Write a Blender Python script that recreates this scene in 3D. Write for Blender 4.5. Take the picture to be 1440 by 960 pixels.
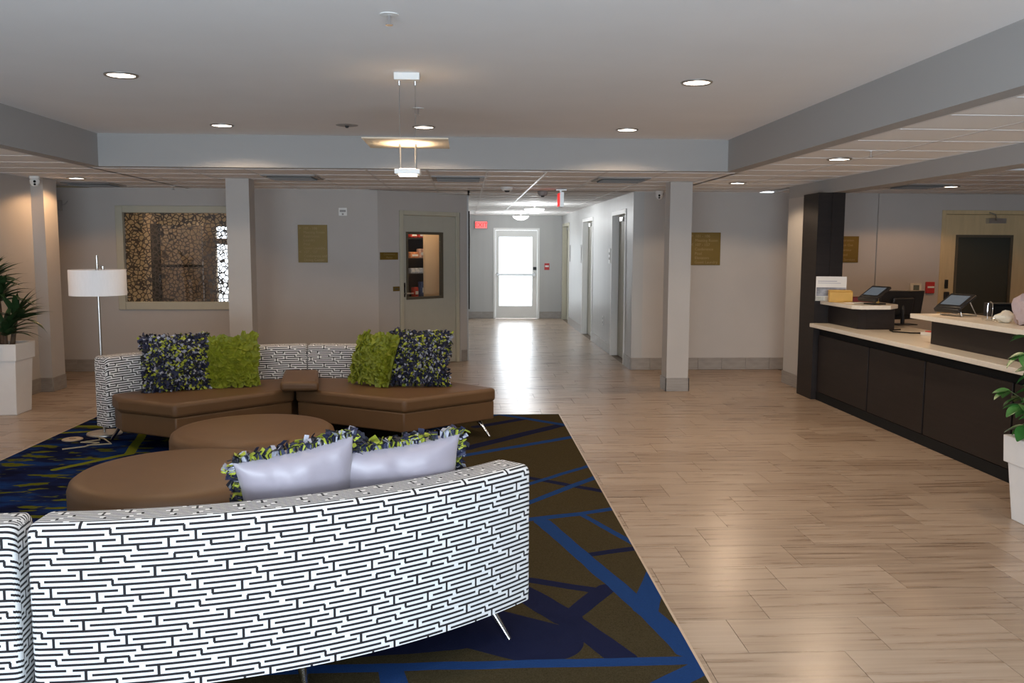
import bpy, math, random
import numpy as np
from mathutils import Vector, Matrix
random.seed(7)
PI = math.pi
for o in list(bpy.data.objects):
    bpy.data.objects.remove(o)
scene = bpy.context.scene
col = scene.collection

# ------------------------------------------------------------------ camera
F, ZC = 1240.0, 1.69
PITCH = math.atan(131.3 / F); YAW = math.atan(66 / math.hypot(F, 131)); ROLL = .0039
_cy, _sy, _cp, _sp = math.cos(YAW), math.sin(YAW), math.cos(PITCH), math.sin(PITCH)
FW = Vector((_sy * _cp, _cy * _cp, -_sp)); R0 = Vector((_cy, -_sy, 0)); U0 = R0.cross(FW)
RT = R0 * math.cos(ROLL) + U0 * math.sin(ROLL); UP = U0 * math.cos(ROLL) - R0 * math.sin(ROLL)
cam_d = bpy.data.cameras.new('camera'); cam = bpy.data.objects.new('camera', cam_d); col.objects.link(cam)
cam_d.sensor_width = 36; cam_d.lens = 36 * F / 1440; cam_d.clip_start = .05; cam_d.clip_end = 200
M = Matrix((RT, UP, -FW)).transposed().to_4x4(); M.translation = Vector((0, 0, ZC)); cam.matrix_world = M
scene.camera = cam

# ------------------------------------------------------------------ world, exposure, big lights
SKY, FRONT, BOUNCE, DOORL, WARM, PEND = 4.0, 170, 450, 34, 46, 42
w = bpy.data.worlds.new('world'); scene.world = w; w.use_nodes = True
bg = w.node_tree.nodes['Background']; bg.inputs[0].default_value = (.86, .93, 1, 1); bg.inputs[1].default_value = SKY
vs = scene.view_settings
vs.view_transform = 'Standard'; vs.look = 'None'; vs.gamma = 1; vs.exposure = -0.2; vs.use_curve_mapping = False
def area(name, loc, rot, sx, sy, power, colr, spread=PI):
    l = bpy.data.lights.new(name, 'AREA'); l.shape = 'RECTANGLE'; l.size = sx; l.size_y = sy
    l.energy = power; l.color = colr; l.spread = spread
    o = bpy.data.objects.new(name, l); o.location = loc; o.rotation_euler = rot; col.objects.link(o); return o
# daylight entering through the glazed front (behind the camera) and the glazed corridor door
area('front_daylight', (-.4, -2.1, 1.25), (PI / 2, 0, 0), 5.6, 2.1, FRONT, (.72, .86, 1))
area('front_bounce_fill', (-.4, -2.12, .75), (PI / 2 + math.radians(42), 0, 0), 5.6, 1.2, BOUNCE, (.74, .87, 1))  # added fill lamp tilted up to brighten the ceiling, standing for daylight off the paving
area('corridor_daylight', (1.2, 21.55, 1.2), (-PI / 2, 0, 0), 1.0, 2.0, DOORL, (.86, .94, 1))

# ------------------------------------------------------------------ materials
def mat(name, rgb, rough=.6, metal=0, spec=.5, var=0, scale=8, stretch=(1, 1, 1), bump=0, emit=None, es=0, sheen=0, coat=0):
    m = bpy.data.materials.new(name); m.use_nodes = True
    nt = m.node_tree; b = nt.nodes['Principled BSDF']
    b.inputs['Base Color'].default_value = (*rgb, 1); b.inputs['Roughness'].default_value = rough
    b.inputs['Metallic'].default_value = metal; b.inputs['Specular IOR Level'].default_value = spec
    if sheen: b.inputs['Sheen Weight'].default_value = sheen
    if coat: b.inputs['Coat Weight'].default_value = coat
    if emit: b.inputs['Emission Color'].default_value = (*emit, 1); b.inputs['Emission Strength'].default_value = es
    if var or bump:
        tc = nt.nodes.new('ShaderNodeTexCoord'); mp = nt.nodes.new('ShaderNodeMapping'); mp.inputs['Scale'].default_value = stretch
        n = nt.nodes.new('ShaderNodeTexNoise'); n.inputs['Scale'].default_value = scale; n.inputs['Detail'].default_value = 4
        nt.links.new(tc.outputs['Object'], mp.inputs[0]); nt.links.new(mp.outputs[0], n.inputs['Vector'])
        if var:
            r = nt.nodes.new('ShaderNodeValToRGB')
            r.color_ramp.elements[0].position = .3; r.color_ramp.elements[1].position = .7
            r.color_ramp.elements[0].color = (*[c * (1 - var) for c in rgb], 1)
            r.color_ramp.elements[1].color = (*[min(1, c * (1 + var)) for c in rgb], 1)
            nt.links.new(n.outputs[0], r.inputs[0]); nt.links.new(r.outputs[0], b.inputs['Base Color'])
        if bump:
            bp = nt.nodes.new('ShaderNodeBump'); bp.inputs['Strength'].default_value = bump; bp.inputs['Distance'].default_value = .01
            nt.links.new(n.outputs[0], bp.inputs['Height']); nt.links.new(bp.outputs[0], b.inputs['Normal'])
    return m
def glass(name, tint=(1, 1, 1), gloss=.06):
    m = bpy.data.materials.new(name); m.use_nodes = True; nt = m.node_tree; nt.nodes.clear()
    out = nt.nodes.new('ShaderNodeOutputMaterial'); mx = nt.nodes.new('ShaderNodeMixShader')
    t = nt.nodes.new('ShaderNodeBsdfTransparent'); t.inputs[0].default_value = (*tint, 1)
    g = nt.nodes.new('ShaderNodeBsdfGlossy'); g.inputs['Roughness'].default_value = .03
    mx.inputs[0].default_value = gloss
    nt.links.new(t.outputs[0], mx.inputs[1]); nt.links.new(g.outputs[0], mx.inputs[2]); nt.links.new(mx.outputs[0], out.inputs[0])
    return m

class NT:
    """small helper to write node maths"""
    def __init__(s, m): s.nt = m.node_tree; s.b = s.nt.nodes['Principled BSDF']
    def val(s, sock, x):
        if isinstance(x, (int, float)): sock.default_value = x
        else: s.nt.links.new(x, sock)
    def m(s, op, a, b=None, c=None):
        n = s.nt.nodes.new('ShaderNodeMath'); n.operation = op; s.val(n.inputs[0], a)
        if b is not None: s.val(n.inputs[1], b)
        if c is not None: s.val(n.inputs[2], c)
        return n.outputs[0]
    def mix(s, f, a, b):
        n = s.nt.nodes.new('ShaderNodeMix'); n.data_type = 'RGBA'; s.val(n.inputs[0], f)
        for sock, x in ((n.inputs[6], a), (n.inputs[7], b)):
            if isinstance(x, tuple): sock.default_value = (*x, 1)
            else: s.nt.links.new(x, sock)
        return n.outputs[2]
    def coord(s, kind='Object'):
        tc = s.nt.nodes.new('ShaderNodeTexCoord'); sp = s.nt.nodes.new('ShaderNodeSeparateXYZ')
        s.nt.links.new(tc.outputs[kind], sp.inputs[0]); return tc.outputs[kind], sp.outputs
    def noise(s, vec, scale, stretch=(1, 1, 1), detail=4, off=None):
        mp = s.nt.nodes.new('ShaderNodeMapping'); mp.inputs['Scale'].default_value = stretch; s.nt.links.new(vec, mp.inputs[0])
        if off is not None: s.nt.links.new(off, mp.inputs['Location'])
        n = s.nt.nodes.new('ShaderNodeTexNoise'); n.inputs['Scale'].default_value = scale; n.inputs['Detail'].default_value = detail
        s.nt.links.new(mp.outputs[0], n.inputs['Vector']); return n.outputs[0]
    def ramp(s, x, stops, const=False):
        r = s.nt.nodes.new('ShaderNodeValToRGB'); cr = r.color_ramp
        if const: cr.interpolation = 'CONSTANT'
        while len(cr.elements) < len(stops): cr.elements.new(.5)
        for e, (p, c) in zip(cr.elements, stops): e.position = p; e.color = (*c, 1) if len(c) == 3 else c
        s.nt.links.new(x, r.inputs[0]); return r.outputs[0]

MT = {}
MT['wall'] = mat('wall_paint', (.50, .475, .45), .75, spec=.3, var=.02, scale=3)
MT['wall_corr'] = mat('corridor_vinyl', (.46, .46, .45), .45, spec=.45, var=.03, scale=6, stretch=(1, 1, .1), bump=.05)
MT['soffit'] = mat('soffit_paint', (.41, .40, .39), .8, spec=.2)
MT['ceil'] = mat('ceiling_paint', (.88, .88, .88), .85, spec=.2, var=.015, scale=2)
MT['ctile'] = mat('ceiling_tile', (.88, .87, .86), .95, spec=.1)
MT['tbar'] = mat('ceiling_tbar', (.74, .73, .72), .42, spec=.5)
MT['frame'] = mat('cream_frame', (.50, .48, .38), .5, var=.02)
MT['door'] = mat('door_paint', (.45, .44, .37), .5, var=.02)
MT['door_wood'] = mat('maple_door', (.60, .47, .27), .45, var=.06, scale=6, stretch=(4, 4, .5))
MT['brown_frame'] = mat('dark_glazing_bead', (.09, .075, .05), .5)
MT['base'] = mat('baseboard_tile', (.31, .285, .26), .4, var=.15, scale=5, stretch=(1, 1, 10))
MT['dark_lam'] = mat('dark_laminate', (.013, .0085, .0075), .5, var=.25, scale=3, stretch=(1, 1, 12), spec=.4)
MT['black'] = mat('black_plastic', (.012, .012, .013), .4)
MT['blackm'] = mat('black_matte', (.01, .01, .01), .8, spec=.2)
MT['counter'] = mat('white_quartz', (.74, .69, .60), .3, var=.03, scale=40)
MT['white'] = mat('white_plastic', (.80, .80, .78), .45)
MT['planter'] = mat('white_planter', (.74, .73, .72), .4, var=.02)
MT['soil'] = mat('soil', (.03, .02, .013), .9, var=.4, scale=40, bump=.6)
MT['chrome'] = mat('chrome', (.72, .72, .73), .12, 1)
MT['steel'] = mat('brushed_steel', (.50, .49, .47), .32, 1)
MT['gold'] = mat('gold_sign', (.17, .108, .013), .45, .25, var=.06, scale=4)
MT['gold_txt'] = mat('sign_lettering', (.30, .21, .085), .5)
MT['leather'] = mat('brown_leatherette', (.130, .068, .029), .48, var=.05, scale=5, bump=.03, spec=.45)
MT['leaf'] = mat('strap_leaf', (.022, .055, .018), .4, var=.4, scale=6)
MT['leaf2'] = mat('broad_leaf', (.035, .13, .025), .35, var=.35, scale=9)
MT['stem'] = mat('stem', (.05, .09, .03), .5)
MT['trunk'] = mat('cane_trunk', (.10, .06, .035), .8, var=.3, scale=10, stretch=(1, 1, 4), bump=.4)
MT['shade'] = mat('lamp_shade_fabric', (.80, .78, .78), .8, var=.02, scale=80, stretch=(1, 1, .2))
MT['lav'] = mat('lavender_satin', (.31, .28, .325), .4, var=.04, scale=4, spec=.6, sheen=.3)
MT['navy'] = mat('navy_ribbon', (.018, .022, .06), .7)
MT['lime'] = mat('lime_ribbon', (.34, .38, .035), .65)
MT['lilac'] = mat('grey_ribbon', (.36, .37, .44), .65)
MT['blk_r'] = mat('black_ribbon', (.012, .012, .02), .75)
MT['lime_f'] = mat('lime_ruffle', (.19, .22, .008), .6, var=.2, scale=14)
MT['red'] = mat('red_plastic', (.50, .03, .03), .45)
MT['dred'] = mat('dark_red_folder', (.16, .015, .02), .6)
MT['yellow'] = mat('yellow_wood_box', (.60, .36, .08), .5, var=.08)
MT['paper'] = mat('paper', (.80, .78, .74), .7)
MT['pink'] = mat('mauve_towel', (.42, .33, .33), .9, var=.1, scale=20, bump=.3)
MT['cream'] = mat('cream_cloth', (.70, .66, .55), .9, var=.06, scale=20, bump=.3)
MT['screen'] = mat('lit_screen', (.05, .06, .07), .15, emit=(.35, .42, .5), es=.25)
MT['grey_scr'] = mat('lcd_grey', (.12, .14, .11), .3)
MT['vent'] = mat('vent_grille', (.33, .32, .31), .5)
MT['vent_dark'] = mat('vent_slot', (.04, .04, .04), .8)
MT['lamp_on'] = mat('lit_lamp', (1, 1, 1), .5, emit=(1, .86, .72), es=9)
MT['lamp_cool'] = mat('lit_bowl', (1, 1, 1), .5, emit=(.97, .99, 1), es=4)
MT['head_on'] = mat('lit_head', (1, 1, 1), .5, emit=(1, .85, .68), es=7)
MT['plate_glass'] = mat('frosted_plate', (.86, .78, .66), .5)
_n = NT(MT['plate_glass']); _t = _n.nt.nodes.new('ShaderNodeBsdfTranslucent'); _t.inputs[0].default_value = (.95, .85, .7, 1); _x = _n.nt.nodes.new('ShaderNodeMixShader'); _x.inputs[0].default_value = .5
_n.nt.links.new(_n.b.outputs[0], _x.inputs[1]); _n.nt.links.new(_t.outputs[0], _x.inputs[2]); _n.nt.links.new(_x.outputs[0], _n.nt.nodes['Material Output'].inputs[0])
MT['exit'] = mat('exit_face', (.9, .3, .3), .5, emit=(1, .10, .09), es=.75)
MT['exit_l'] = mat('exit_letters', (.6, .05, .05), .5, emit=(1, .03, .03), es=.95)
MT['beige'] = mat('lit_beige_panel', (.72, .52, .32), .7)
MT['shelf_blk'] = mat('black_shelf', (.018, .016, .016), .6)
MT['tan_wall'] = mat('tan_wall', (.46, .36, .23), .8, var=.05, scale=2)
MT['brown_door'] = mat('brown_door', (.13, .085, .045), .5, var=.15, scale=4, stretch=(4, 4, .6))
MT['glass'] = glass('clear_glass'); MT['glass_dk'] = mat('dim_green_glass', (.035, .04, .032), .12, spec=.6)
MT['acrylic'] = glass('clear_acrylic', (.95, .96, .96), .12)
MT['grout'] = mat('grout', (.20, .155, .12), .8)
MT['trim_m'] = mat('metal_edge_strip', (.55, .46, .36), .35, .4)
MT['photo'] = mat('photo_print', (.22, .22, .24), .4, var=.7, scale=9, stretch=(1, 1, 2))
MT['wiregold'] = mat('cable_beige', (.42, .36, .24), .5)
for k, c in dict(snack_red=(.5, .05, .03), snack_or=(.7, .28, .12), snack_wh=(.6, .6, .62), snack_bl=(.06, .09, .2), snack_pk=(.65, .4, .3)).items():
    MT[k] = mat(k, c, .45, var=.35, scale=25)

# woven labyrinth upholstery : black line segments on a 12 x 9 unit repeat laid out in the UV map (metres)
m = mat('labyrinth_fabric', (.8, .8, .8), .72, spec=.25, sheen=.1); MT['maze'] = m
n = NT(m); _, uv = n.coord('UV')
UNIT = .0197
uu = n.m('DIVIDE', n.m('FLOORED_MODULO', n.m('DIVIDE', uv[0], UNIT), 12.0), 12.0)
vv = n.m('SUBTRACT', n.m('FLOORED_MODULO', n.m('ADD', n.m('DIVIDE', uv[1], UNIT), .5), 9.0), .5)
GAPS = [[(8.8, 9.8)], [(-.8, 1.0)], [(5.1, 5.9)], [(4.1, 4.9)], [(5.9, 7.9)], [(1.4, 3.6)], [(8.4, 9.3)], [(2.3, 3.2), (7.3, 8.1)], [(6.3, 7.1)]]
VERT = {0: [0], 1: [0], 2: [5.05], 3: [6.9], 4: [6.9, 2.4], 5: [2.4, 9.4], 6: [], 7: [3.3, 7.2], 8: []}
def stops(iv, inside, outside):
    ev = []
    for a, b in iv:
        a %= 12; b %= 12
        if a < b: ev.append((a, b))
        else: ev += [(0, b), (a, 12)]
    ev.sort(); st = []
    if not ev or ev[0][0] > 0: st.append((0, outside))
    for a, b in ev:
        st.append((a / 12, inside))
        if b < 12: st.append((b / 12, outside))
    return st
K0, K1 = (0, 0, 0), (1, 1, 1); tot = None
for k in range(9):
    hm = n.m('LESS_THAN', n.m('ABSOLUTE', n.m('SUBTRACT', vv, float(k))), .225)
    h = n.m('MULTIPLY', hm, n.ramp(uu, stops(GAPS[k], K0, K1), True))
    tot = h if tot is None else n.m('MAXIMUM', tot, h)
    if VERT[k]:
        vm = n.m('LESS_THAN', n.m('ABSOLUTE', n.m('SUBTRACT', vv, k + .5)), .5)
        v_ = n.m('MULTIPLY', vm, n.ramp(uu, stops([(x - .24, x + .24) for x in VERT[k]], K1, K0), True))
        tot = n.m('MAXIMUM', tot, v_)
m.node_tree.links.new(n.mix(tot, (.70, .70, .70), (.012, .010, .012)), n.b.inputs['Base Color'])

# wood look porcelain floor tile, long grain along X
m = mat('wood_look_tile', (.4, .28, .18), .3, spec=.5); MT['ftile'] = m
n = NT(m); oc, _ = n.coord('Object')
oi = m.node_tree.nodes.new('ShaderNodeObjectInfo'); ge = m.node_tree.nodes.new('ShaderNodeNewGeometry')
rnd = n.m('FRACT', n.m('ADD', oi.outputs['Random'], ge.outputs['Random Per Island']))
cx = m.node_tree.nodes.new('ShaderNodeCombineXYZ')
m.node_tree.links.new(n.m('MULTIPLY', rnd, 37.0), cx.inputs[0]); m.node_tree.links.new(n.m('MULTIPLY', rnd, 91.0), cx.inputs[1])
g1 = n.noise(oc, 3.0, (.55, 9, 1), 5, cx.outputs[0]); g2 = n.noise(oc, 6.0, (.25, 17, 1), 2, cx.outputs[0])
gg = n.m('ADD', n.m('MULTIPLY', g1, .7), n.m('MULTIPLY', g2, .3))
gg = n.m('ADD', gg, n.m('MULTIPLY', n.m('SUBTRACT', rnd, .5), .16))
c_ = n.ramp(gg, [(.26, (.19, .13, .088)), (.40, (.315, .228, .162)), (.54, (.405, .308, .228)), (.75, (.47, .375, .292))])
m.node_tree.links.new(c_, n.b.inputs['Base Color'])
n.val(n.b.inputs['Roughness'], n.m('ADD', n.m('MULTIPLY', g1, .14), .22))

# rug: olive ground, blue and navy crackle lines, brighter navy field with green streaks on the left
m = mat('rug_pile', (.05, .045, .02), 1, spec=0); MT['rug'] = m
n = NT(m); oc, xyz = n.coord('Object')
wob = n.noise(oc, 3.0, (1, 1, 1), 2)
wx = n.m('ADD', xyz[0], n.m('MULTIPLY', n.m('SUBTRACT', wob, .5), .03)); wy = n.m('ADD', xyz[1], n.m('MULTIPLY', n.m('SUBTRACT', n.noise(oc, 2.6, (1, 1, 1), 2), .5), .03))
def seg(ax, ay, bx, by, wd):
    dx, dy = bx - ax, by - ay; L2 = dx * dx + dy * dy
    px = n.m('SUBTRACT', wx, ax); py = n.m('SUBTRACT', wy, ay)
    t = n.m('DIVIDE', n.m('ADD', n.m('MULTIPLY', px, dx), n.m('MULTIPLY', py, dy)), L2)
    c = n.nt.nodes.new('ShaderNodeClamp'); n.nt.links.new(t, c.inputs[0]); t = c.outputs[0]
    ex = n.m('SUBTRACT', px, n.m('MULTIPLY', t, dx)); ey = n.m('SUBTRACT', py, n.m('MULTIPLY', t, dy))
    return n.m('LESS_THAN', n.m('ADD', n.m('MULTIPLY', ex, ex), n.m('MULTIPLY', ey, ey)), wd * wd)
def union(L):
    a = L[0]
    for b in L[1:]: a = n.m('MAXIMUM', a, b)
    return a
BLUE = [(.47, 5.28, .98, 3.40, .05), (.30, 5.30, .73, 5.43, .035), (.73, 5.43, .98, 5.56, .03), (.73, 5.43, .97, 4.83, .022), (.30, 5.55, 1.0, 6.38, .03), (.2, 5.9, .97, 6.68, .025),
        (-1.4, 3.40, .98, 3.42, .035), (.985, 4.38, .84, 3.94, .06), (.84, 3.94, .92, 3.5, .05), (.30, 8.86, .97, 8.24, .04), (-.3, 6.85, .98, 7.74, .04), (.35, 2.9, .98, 3.38, .05), (-.3, 3.38, -.1, 2.5, .05), (-.5, 7.9, .3, 8.8, .04)]
NAVY = [(.25, 4.20, .46, 3.85, .075), (.46, 3.85, .64, 3.45, .065), (.46, 3.85, .70, 4.20, .05), (.25, 4.36, .66, 4.16, .035), (.64, 4.67, .97, 4.78, .03), (.0, 7.3, .9, 8.25, .06), (.1, 6.6, .95, 5.95, .035), (.1, 8.2, .6, 8.6, .05), (-.2, 3.95, .3, 3.62, .2), (-.9, 3.7, -.1, 3.8, .25)]
nb, nn = union([seg(*s) for s in BLUE]), union([seg(*s) for s in NAVY])
thr = n.noise(oc, 220, (1, 1, 1), 1); st2 = n.noise(oc, 5.5, (.75, 1.9, 1), 3); st3 = n.noise(oc, 3.2, (.8, 1.6, 1), 4)
olive = n.ramp(thr, [(.3, (.036, .028, .013)), (.7, (.074, .058, .030))])
right = n.mix(nn, olive, (.013, .016, .046)); right = n.mix(nb, right, (.016, .050, .165))
left = n.ramp(st3, [(.36, (.007, .009, .030)), (.5, (.009, .016, .065)), (.6, (.010, .035, .14))])
grn = n.ramp(st2, [(.565, (0, 0, 0)), (.60, (1, 1, 1))]); left = n.mix(grn, left, (.105, .115, .012))
gl = union([seg(-2.97, 8.3, -2.74, 7.2, .04), seg(-2.74, 7.2, -3.1, 6.7, .035), seg(-3.64, 8.35, -3.2, 8.35, .035), seg(-3.64, 8.05, -3.1, 8.2, .03)]); left = n.mix(gl, left, (.17, .19, .018))
edge = n.m('LESS_THAN', n.m('ADD', xyz[0], n.m('MULTIPLY', st3, .8)), -.9)
c_ = n.mix(edge, right, left)
c_ = n.mix(n.m('MULTIPLY', thr, .35), c_, (.015, .015, .015)); n.nt.links.new(c_, n.b.inputs['Base Color'])
bp = n.nt.nodes.new('ShaderNodeBump'); bp.inputs['Strength'].default_value = .4; bp.inputs['Distance'].default_value = .004
n.nt.links.new(thr, bp.inputs['Height']); n.nt.links.new(bp.outputs[0], n.b.inputs['Normal'])

# perforated cell screen film : dark web, open cells
m = bpy.data.materials.new('cell_screen'); m.use_nodes = True; MT['cells'] = m
nt = m.node_tree; b = nt.nodes['Principled BSDF']; b.inputs['Base Color'].default_value = (.035, .022, .012, 1); b.inputs['Roughness'].default_value = .5
tc = nt.nodes.new('ShaderNodeTexCoord'); vo = nt.nodes.new('ShaderNodeTexVoronoi'); vo.feature = 'DISTANCE_TO_EDGE'; vo.inputs['Scale'].default_value = 19
nt.links.new(tc.outputs['Object'], vo.inputs['Vector'])
lt = nt.nodes.new('ShaderNodeMath'); lt.operation = 'LESS_THAN'; lt.inputs[1].default_value = .10; nt.links.new(vo.outputs['Distance'], lt.inputs[0])
tr = nt.nodes.new('ShaderNodeBsdfTransparent'); mx = nt.nodes.new('ShaderNodeMixShader')
nt.links.new(lt.outputs[0], mx.inputs[0]); nt.links.new(tr.outputs[0], mx.inputs[1]); nt.links.new(b.outputs[0], mx.inputs[2])
nt.links.new(mx.outputs[0], nt.nodes['Material Output'].inputs[0])

# ------------------------------------------------------------------ mesh helpers
class MB:
    def __init__(s, org=(0, 0, 0)): s.v, s.f, s.mi, s.uv = [], [], [], None; s.o = Vector(org)
    def add(s, vs_, fs_, mi=0):
        k = len(s.v); s.v += [Vector(p) - s.o for p in vs_]; s.f += [tuple(i + k for i in f) for f in fs_]; s.mi += [mi] * len(fs_); return s
    def box(s, x0, x1, y0, y1, z0, z1, mi=0):
        return s.add([(x0, y0, z0), (x1, y0, z0), (x1, y1, z0), (x0, y1, z0), (x0, y0, z1), (x1, y0, z1), (x1, y1, z1), (x0, y1, z1)],
                     [(0, 3, 2, 1), (4, 5, 6, 7), (0, 1, 5, 4), (1, 2, 6, 5), (2, 3, 7, 6), (3, 0, 4, 7)], mi)
    def obox(s, c, ax, ay, az, hx, hy, hz, mi=0):
        c, ax, ay, az = Vector(c), Vector(ax), Vector(ay), Vector(az); V = []
        for k in ((-1, -1, -1), (1, -1, -1), (1, 1, -1), (-1, 1, -1), (-1, -1, 1), (1, -1, 1), (1, 1, 1), (-1, 1, 1)):
            V.append(c + ax * hx * k[0] + ay * hy * k[1] + az * hz * k[2])
        return s.add(V, [(0, 3, 2, 1), (4, 5, 6, 7), (0, 1, 5, 4), (1, 2, 6, 5), (2, 3, 7, 6), (3, 0, 4, 7)], mi)
    def prism(s, poly, z0, z1, mi=0):
        k = len(poly); V = [(x, y, z0) for x, y in poly] + [(x, y, z1) for x, y in poly]
        return s.add(V, [tuple(range(k))[::-1], tuple(range(k, 2 * k))] + [(i, (i + 1) % k, k + (i + 1) % k, k + i) for i in range(k)], mi)
    def tube(s, pts, r, seg_=8, mi=0):
        pts = [Vector(p) for p in pts]; rr = r if isinstance(r, (list, tuple)) else [r] * len(pts); V = []; Fc = []
        for i, p in enumerate(pts):
            d = (pts[min(i + 1, len(pts) - 1)] - pts[max(i - 1, 0)]).normalized()
            a = d.cross(Vector((0, 0, 1)) if abs(d.z) < .9 else Vector((1, 0, 0))).normalized(); b_ = d.cross(a)
            V += [p + (a * math.cos(2 * PI * j / seg_) + b_ * math.sin(2 * PI * j / seg_)) * rr[i] for j in range(seg_)]
        for i in range(len(pts) - 1):
            Fc += [(i * seg_ + j, i * seg_ + (j + 1) % seg_, (i + 1) * seg_ + (j + 1) % seg_, (i + 1) * seg_ + j) for j in range(seg_)]
        Fc += [tuple(range(seg_))[::-1], tuple(range((len(pts) - 1) * seg_, len(pts) * seg_))]
        return s.add(V, Fc, mi)
    def lathe(s, prof, c=(0, 0, 0), seg_=24, mi=0):
        c = Vector(c); V = []; Fc = []
        for r, z in prof: V += [c + Vector((r * math.cos(2 * PI * j / seg_), r * math.sin(2 * PI * j / seg_), z)) for j in range(seg_)]
        for i in range(len(prof) - 1):
            Fc += [(i * seg_ + j, i * seg_ + (j + 1) % seg_, (i + 1) * seg_ + (j + 1) % seg_, (i + 1) * seg_ + j) for j in range(seg_)]
        if prof[0][0] > 1e-6: Fc.append(tuple(range(seg_))[::-1])
        if prof[-1][0] > 1e-6: Fc.append(tuple(range((len(prof) - 1) * seg_, len(prof) * seg_)))
        return s.add(V, Fc, mi)
    def frame(s, x0, x1, z0, z1, hx0, hx1, hz0, hz1, y0, y1, mi=0):
        s.box(x0, hx0, y0, y1, z0, z1, mi); s.box(hx1, x1, y0, y1, z0, z1, mi)
        s.box(hx0, hx1, y0, y1, z0, hz0, mi); s.box(hx0, hx1, y0, y1, hz1, z1, mi); return s
    def build(s, name, mats, parent=None, smooth=False, bevel=0, seg_=2, kind=None):
        me = bpy.data.meshes.new(name); me.from_pydata([tuple(p) for p in s.v], [], s.f)
        for m_ in (mats if isinstance(mats, list) else [mats]): me.materials.append(MT[m_] if isinstance(m_, str) else m_)
        if any(s.mi): me.polygons.foreach_set('material_index', s.mi)
        if s.uv:
            ul = me.uv_layers.new(name='UVMap'); flat = [c for f in s.uv for p in f for c in p]; ul.data.foreach_set('uv', flat)
        me.update(); o = bpy.data.objects.new(name, me); col.objects.link(o)
        if parent: o.parent = parent
        if smooth:
            me.polygons.foreach_set('use_smooth', [True] * len(me.polygons)); me.set_sharp_from_angle(angle=.7)
        if bevel:
            bv = o.modifiers.new('bevel', 'BEVEL'); bv.width = bevel; bv.segments = seg_; bv.limit_method = 'ANGLE'
            if not smooth: me.polygons.foreach_set('use_smooth', [True] * len(me.polygons)); me.set_sharp_from_angle(angle=.5)
        if kind: o['kind'] = kind
        return o
def tag(o, label=None, cat=None, group=None, kind=None):
    if label: o['label'] = label
    if cat: o['category'] = cat
    if group: o['group'] = group
    if kind: o['kind'] = kind
    return o
def thing(name, label, cat, loc, rz=0, group=None):
    o = bpy.data.objects.new(name, None); col.objects.link(o); o.location = loc; o.rotation_euler = (0, 0, rz); o.empty_display_size = .1
    return tag(o, label, cat, group)
def struct_e(name, loc=(0, 0, 0), rz=0, label=None):
    o = bpy.data.objects.new(name, None); col.objects.link(o); o.location = loc; o.rotation_euler = (0, 0, rz)
    return tag(o, label, None, None, 'structure')
def copy_tree(o, parent=None):
    c = o.copy(); col.objects.link(c); c.parent = parent
    for ch in o.children: copy_tree(ch, c)
    return c
def place(o, loc, rz=0, label=None):
    o.location = loc; o.rotation_euler = (0, 0, rz)
    if label: o['label'] = label
    return o
_text = {}
def text_part(body, size, mt, parent, loc, rot=(PI / 2, 0, 0), align='LEFT', name='lettering', ext=.0006):
    cu = bpy.data.curves.new('t', 'FONT'); cu.body = body; cu.size = size; cu.align_x = align; cu.extrude = ext
    ob = bpy.data.objects.new('t', cu); col.objects.link(ob)
    me = bpy.data.meshes.new_from_object(ob.evaluated_get(bpy.context.evaluated_depsgraph_get()))
    bpy.data.objects.remove(ob); bpy.data.curves.remove(cu)
    me.materials.clear(); me.materials.append(MT[mt]); me.name = name
    o = bpy.data.objects.new(name, me); col.objects.link(o); o.parent = parent; o.location = loc; o.rotation_euler = rot; return o

# ------------------------------------------------------------------ the setting
CL, CH = 2.465, 2.778                       # low and high ceiling
XL, XR, YB = -4.95, 8.6, 12.15             # left wall, reception right wall, back wall
SX0, SX1, SY = -3.555, 2.64, 8.89          # high ceiling recess
CX0, CX1, YE = .045, 2.31, 21.2            # corridor
fl = MB().box(-6.2, 9, -2.4, 21.6, -.2, -.004).build('floor', 'grout'); tag(fl, 'wood-look tiled lobby floor', kind='structure')
# floor tiles, one object each, third-offset bond
PX, PY = .615, .3325
regs = [(.955, 3.96, 2.3, 8.83), (-5.6, 4.4, 8.83, 12.15), (-1.25, CX1, 12.15, 13.25), (CX0, CX1, 13.25, YE), (XL, -3.66, 5.8, 8.83)]
tiles = []
for j in range(-6, 54):
    ya, yb = 3.83 + PY * (j - 1), 3.83 + PY * j; off = 1.19 + .205 * j
    k0 = math.floor((-6 - off) / PX)
    for k in range(k0, k0 + 20):
        xa, xb = off + PX * k, off + PX * (k + 1)
        for (rx0, rx1, ry0, ry1) in regs:
            a, b_, c, d = max(xa, rx0), min(xb, rx1), max(ya, ry0), min(yb, ry1)
            if b_ - a > .02 and d - c > .02:
                ctr = Vector(((a + b_) / 2, (c + d) / 2, 0)) - Vector((0, 0, ZC)); dep = ctr.dot(FW)
                px = 720 + F * ctr.dot(RT) / dep; py = 480 - F * ctr.dot(UP) / dep
                vis = -60 < px < 1500 and py < 1010
                if ctr.x > 3.9 and ctr.y < 9.6: vis = False
                tiles.append((dep if vis else 99, a, b_, c, d))
tiles.sort(); cache = {}; rest = MB()
for i, (dep, a, b_, c, d) in enumerate(tiles):
    if i < 300 and dep < 99:
        key = (round(b_ - a, 3), round(d - c, 3))
        if key not in cache:
            o = MB().box(-key[0] / 2 + .0015, key[0] / 2 - .0015, -key[1] / 2 + .0015, key[1] / 2 - .0015, -.012, 0).build('floor_tile', 'ftile', fl); cache[key] = o
        else:
            o = cache[key].copy(); col.objects.link(o); o.parent = fl
        o.location = ((a + b_) / 2, (c + d) / 2, 0)
    else:
        rest.box(a + .0015, b_ - .0015, c + .0015, d - .0015, -.012, 0)
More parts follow.
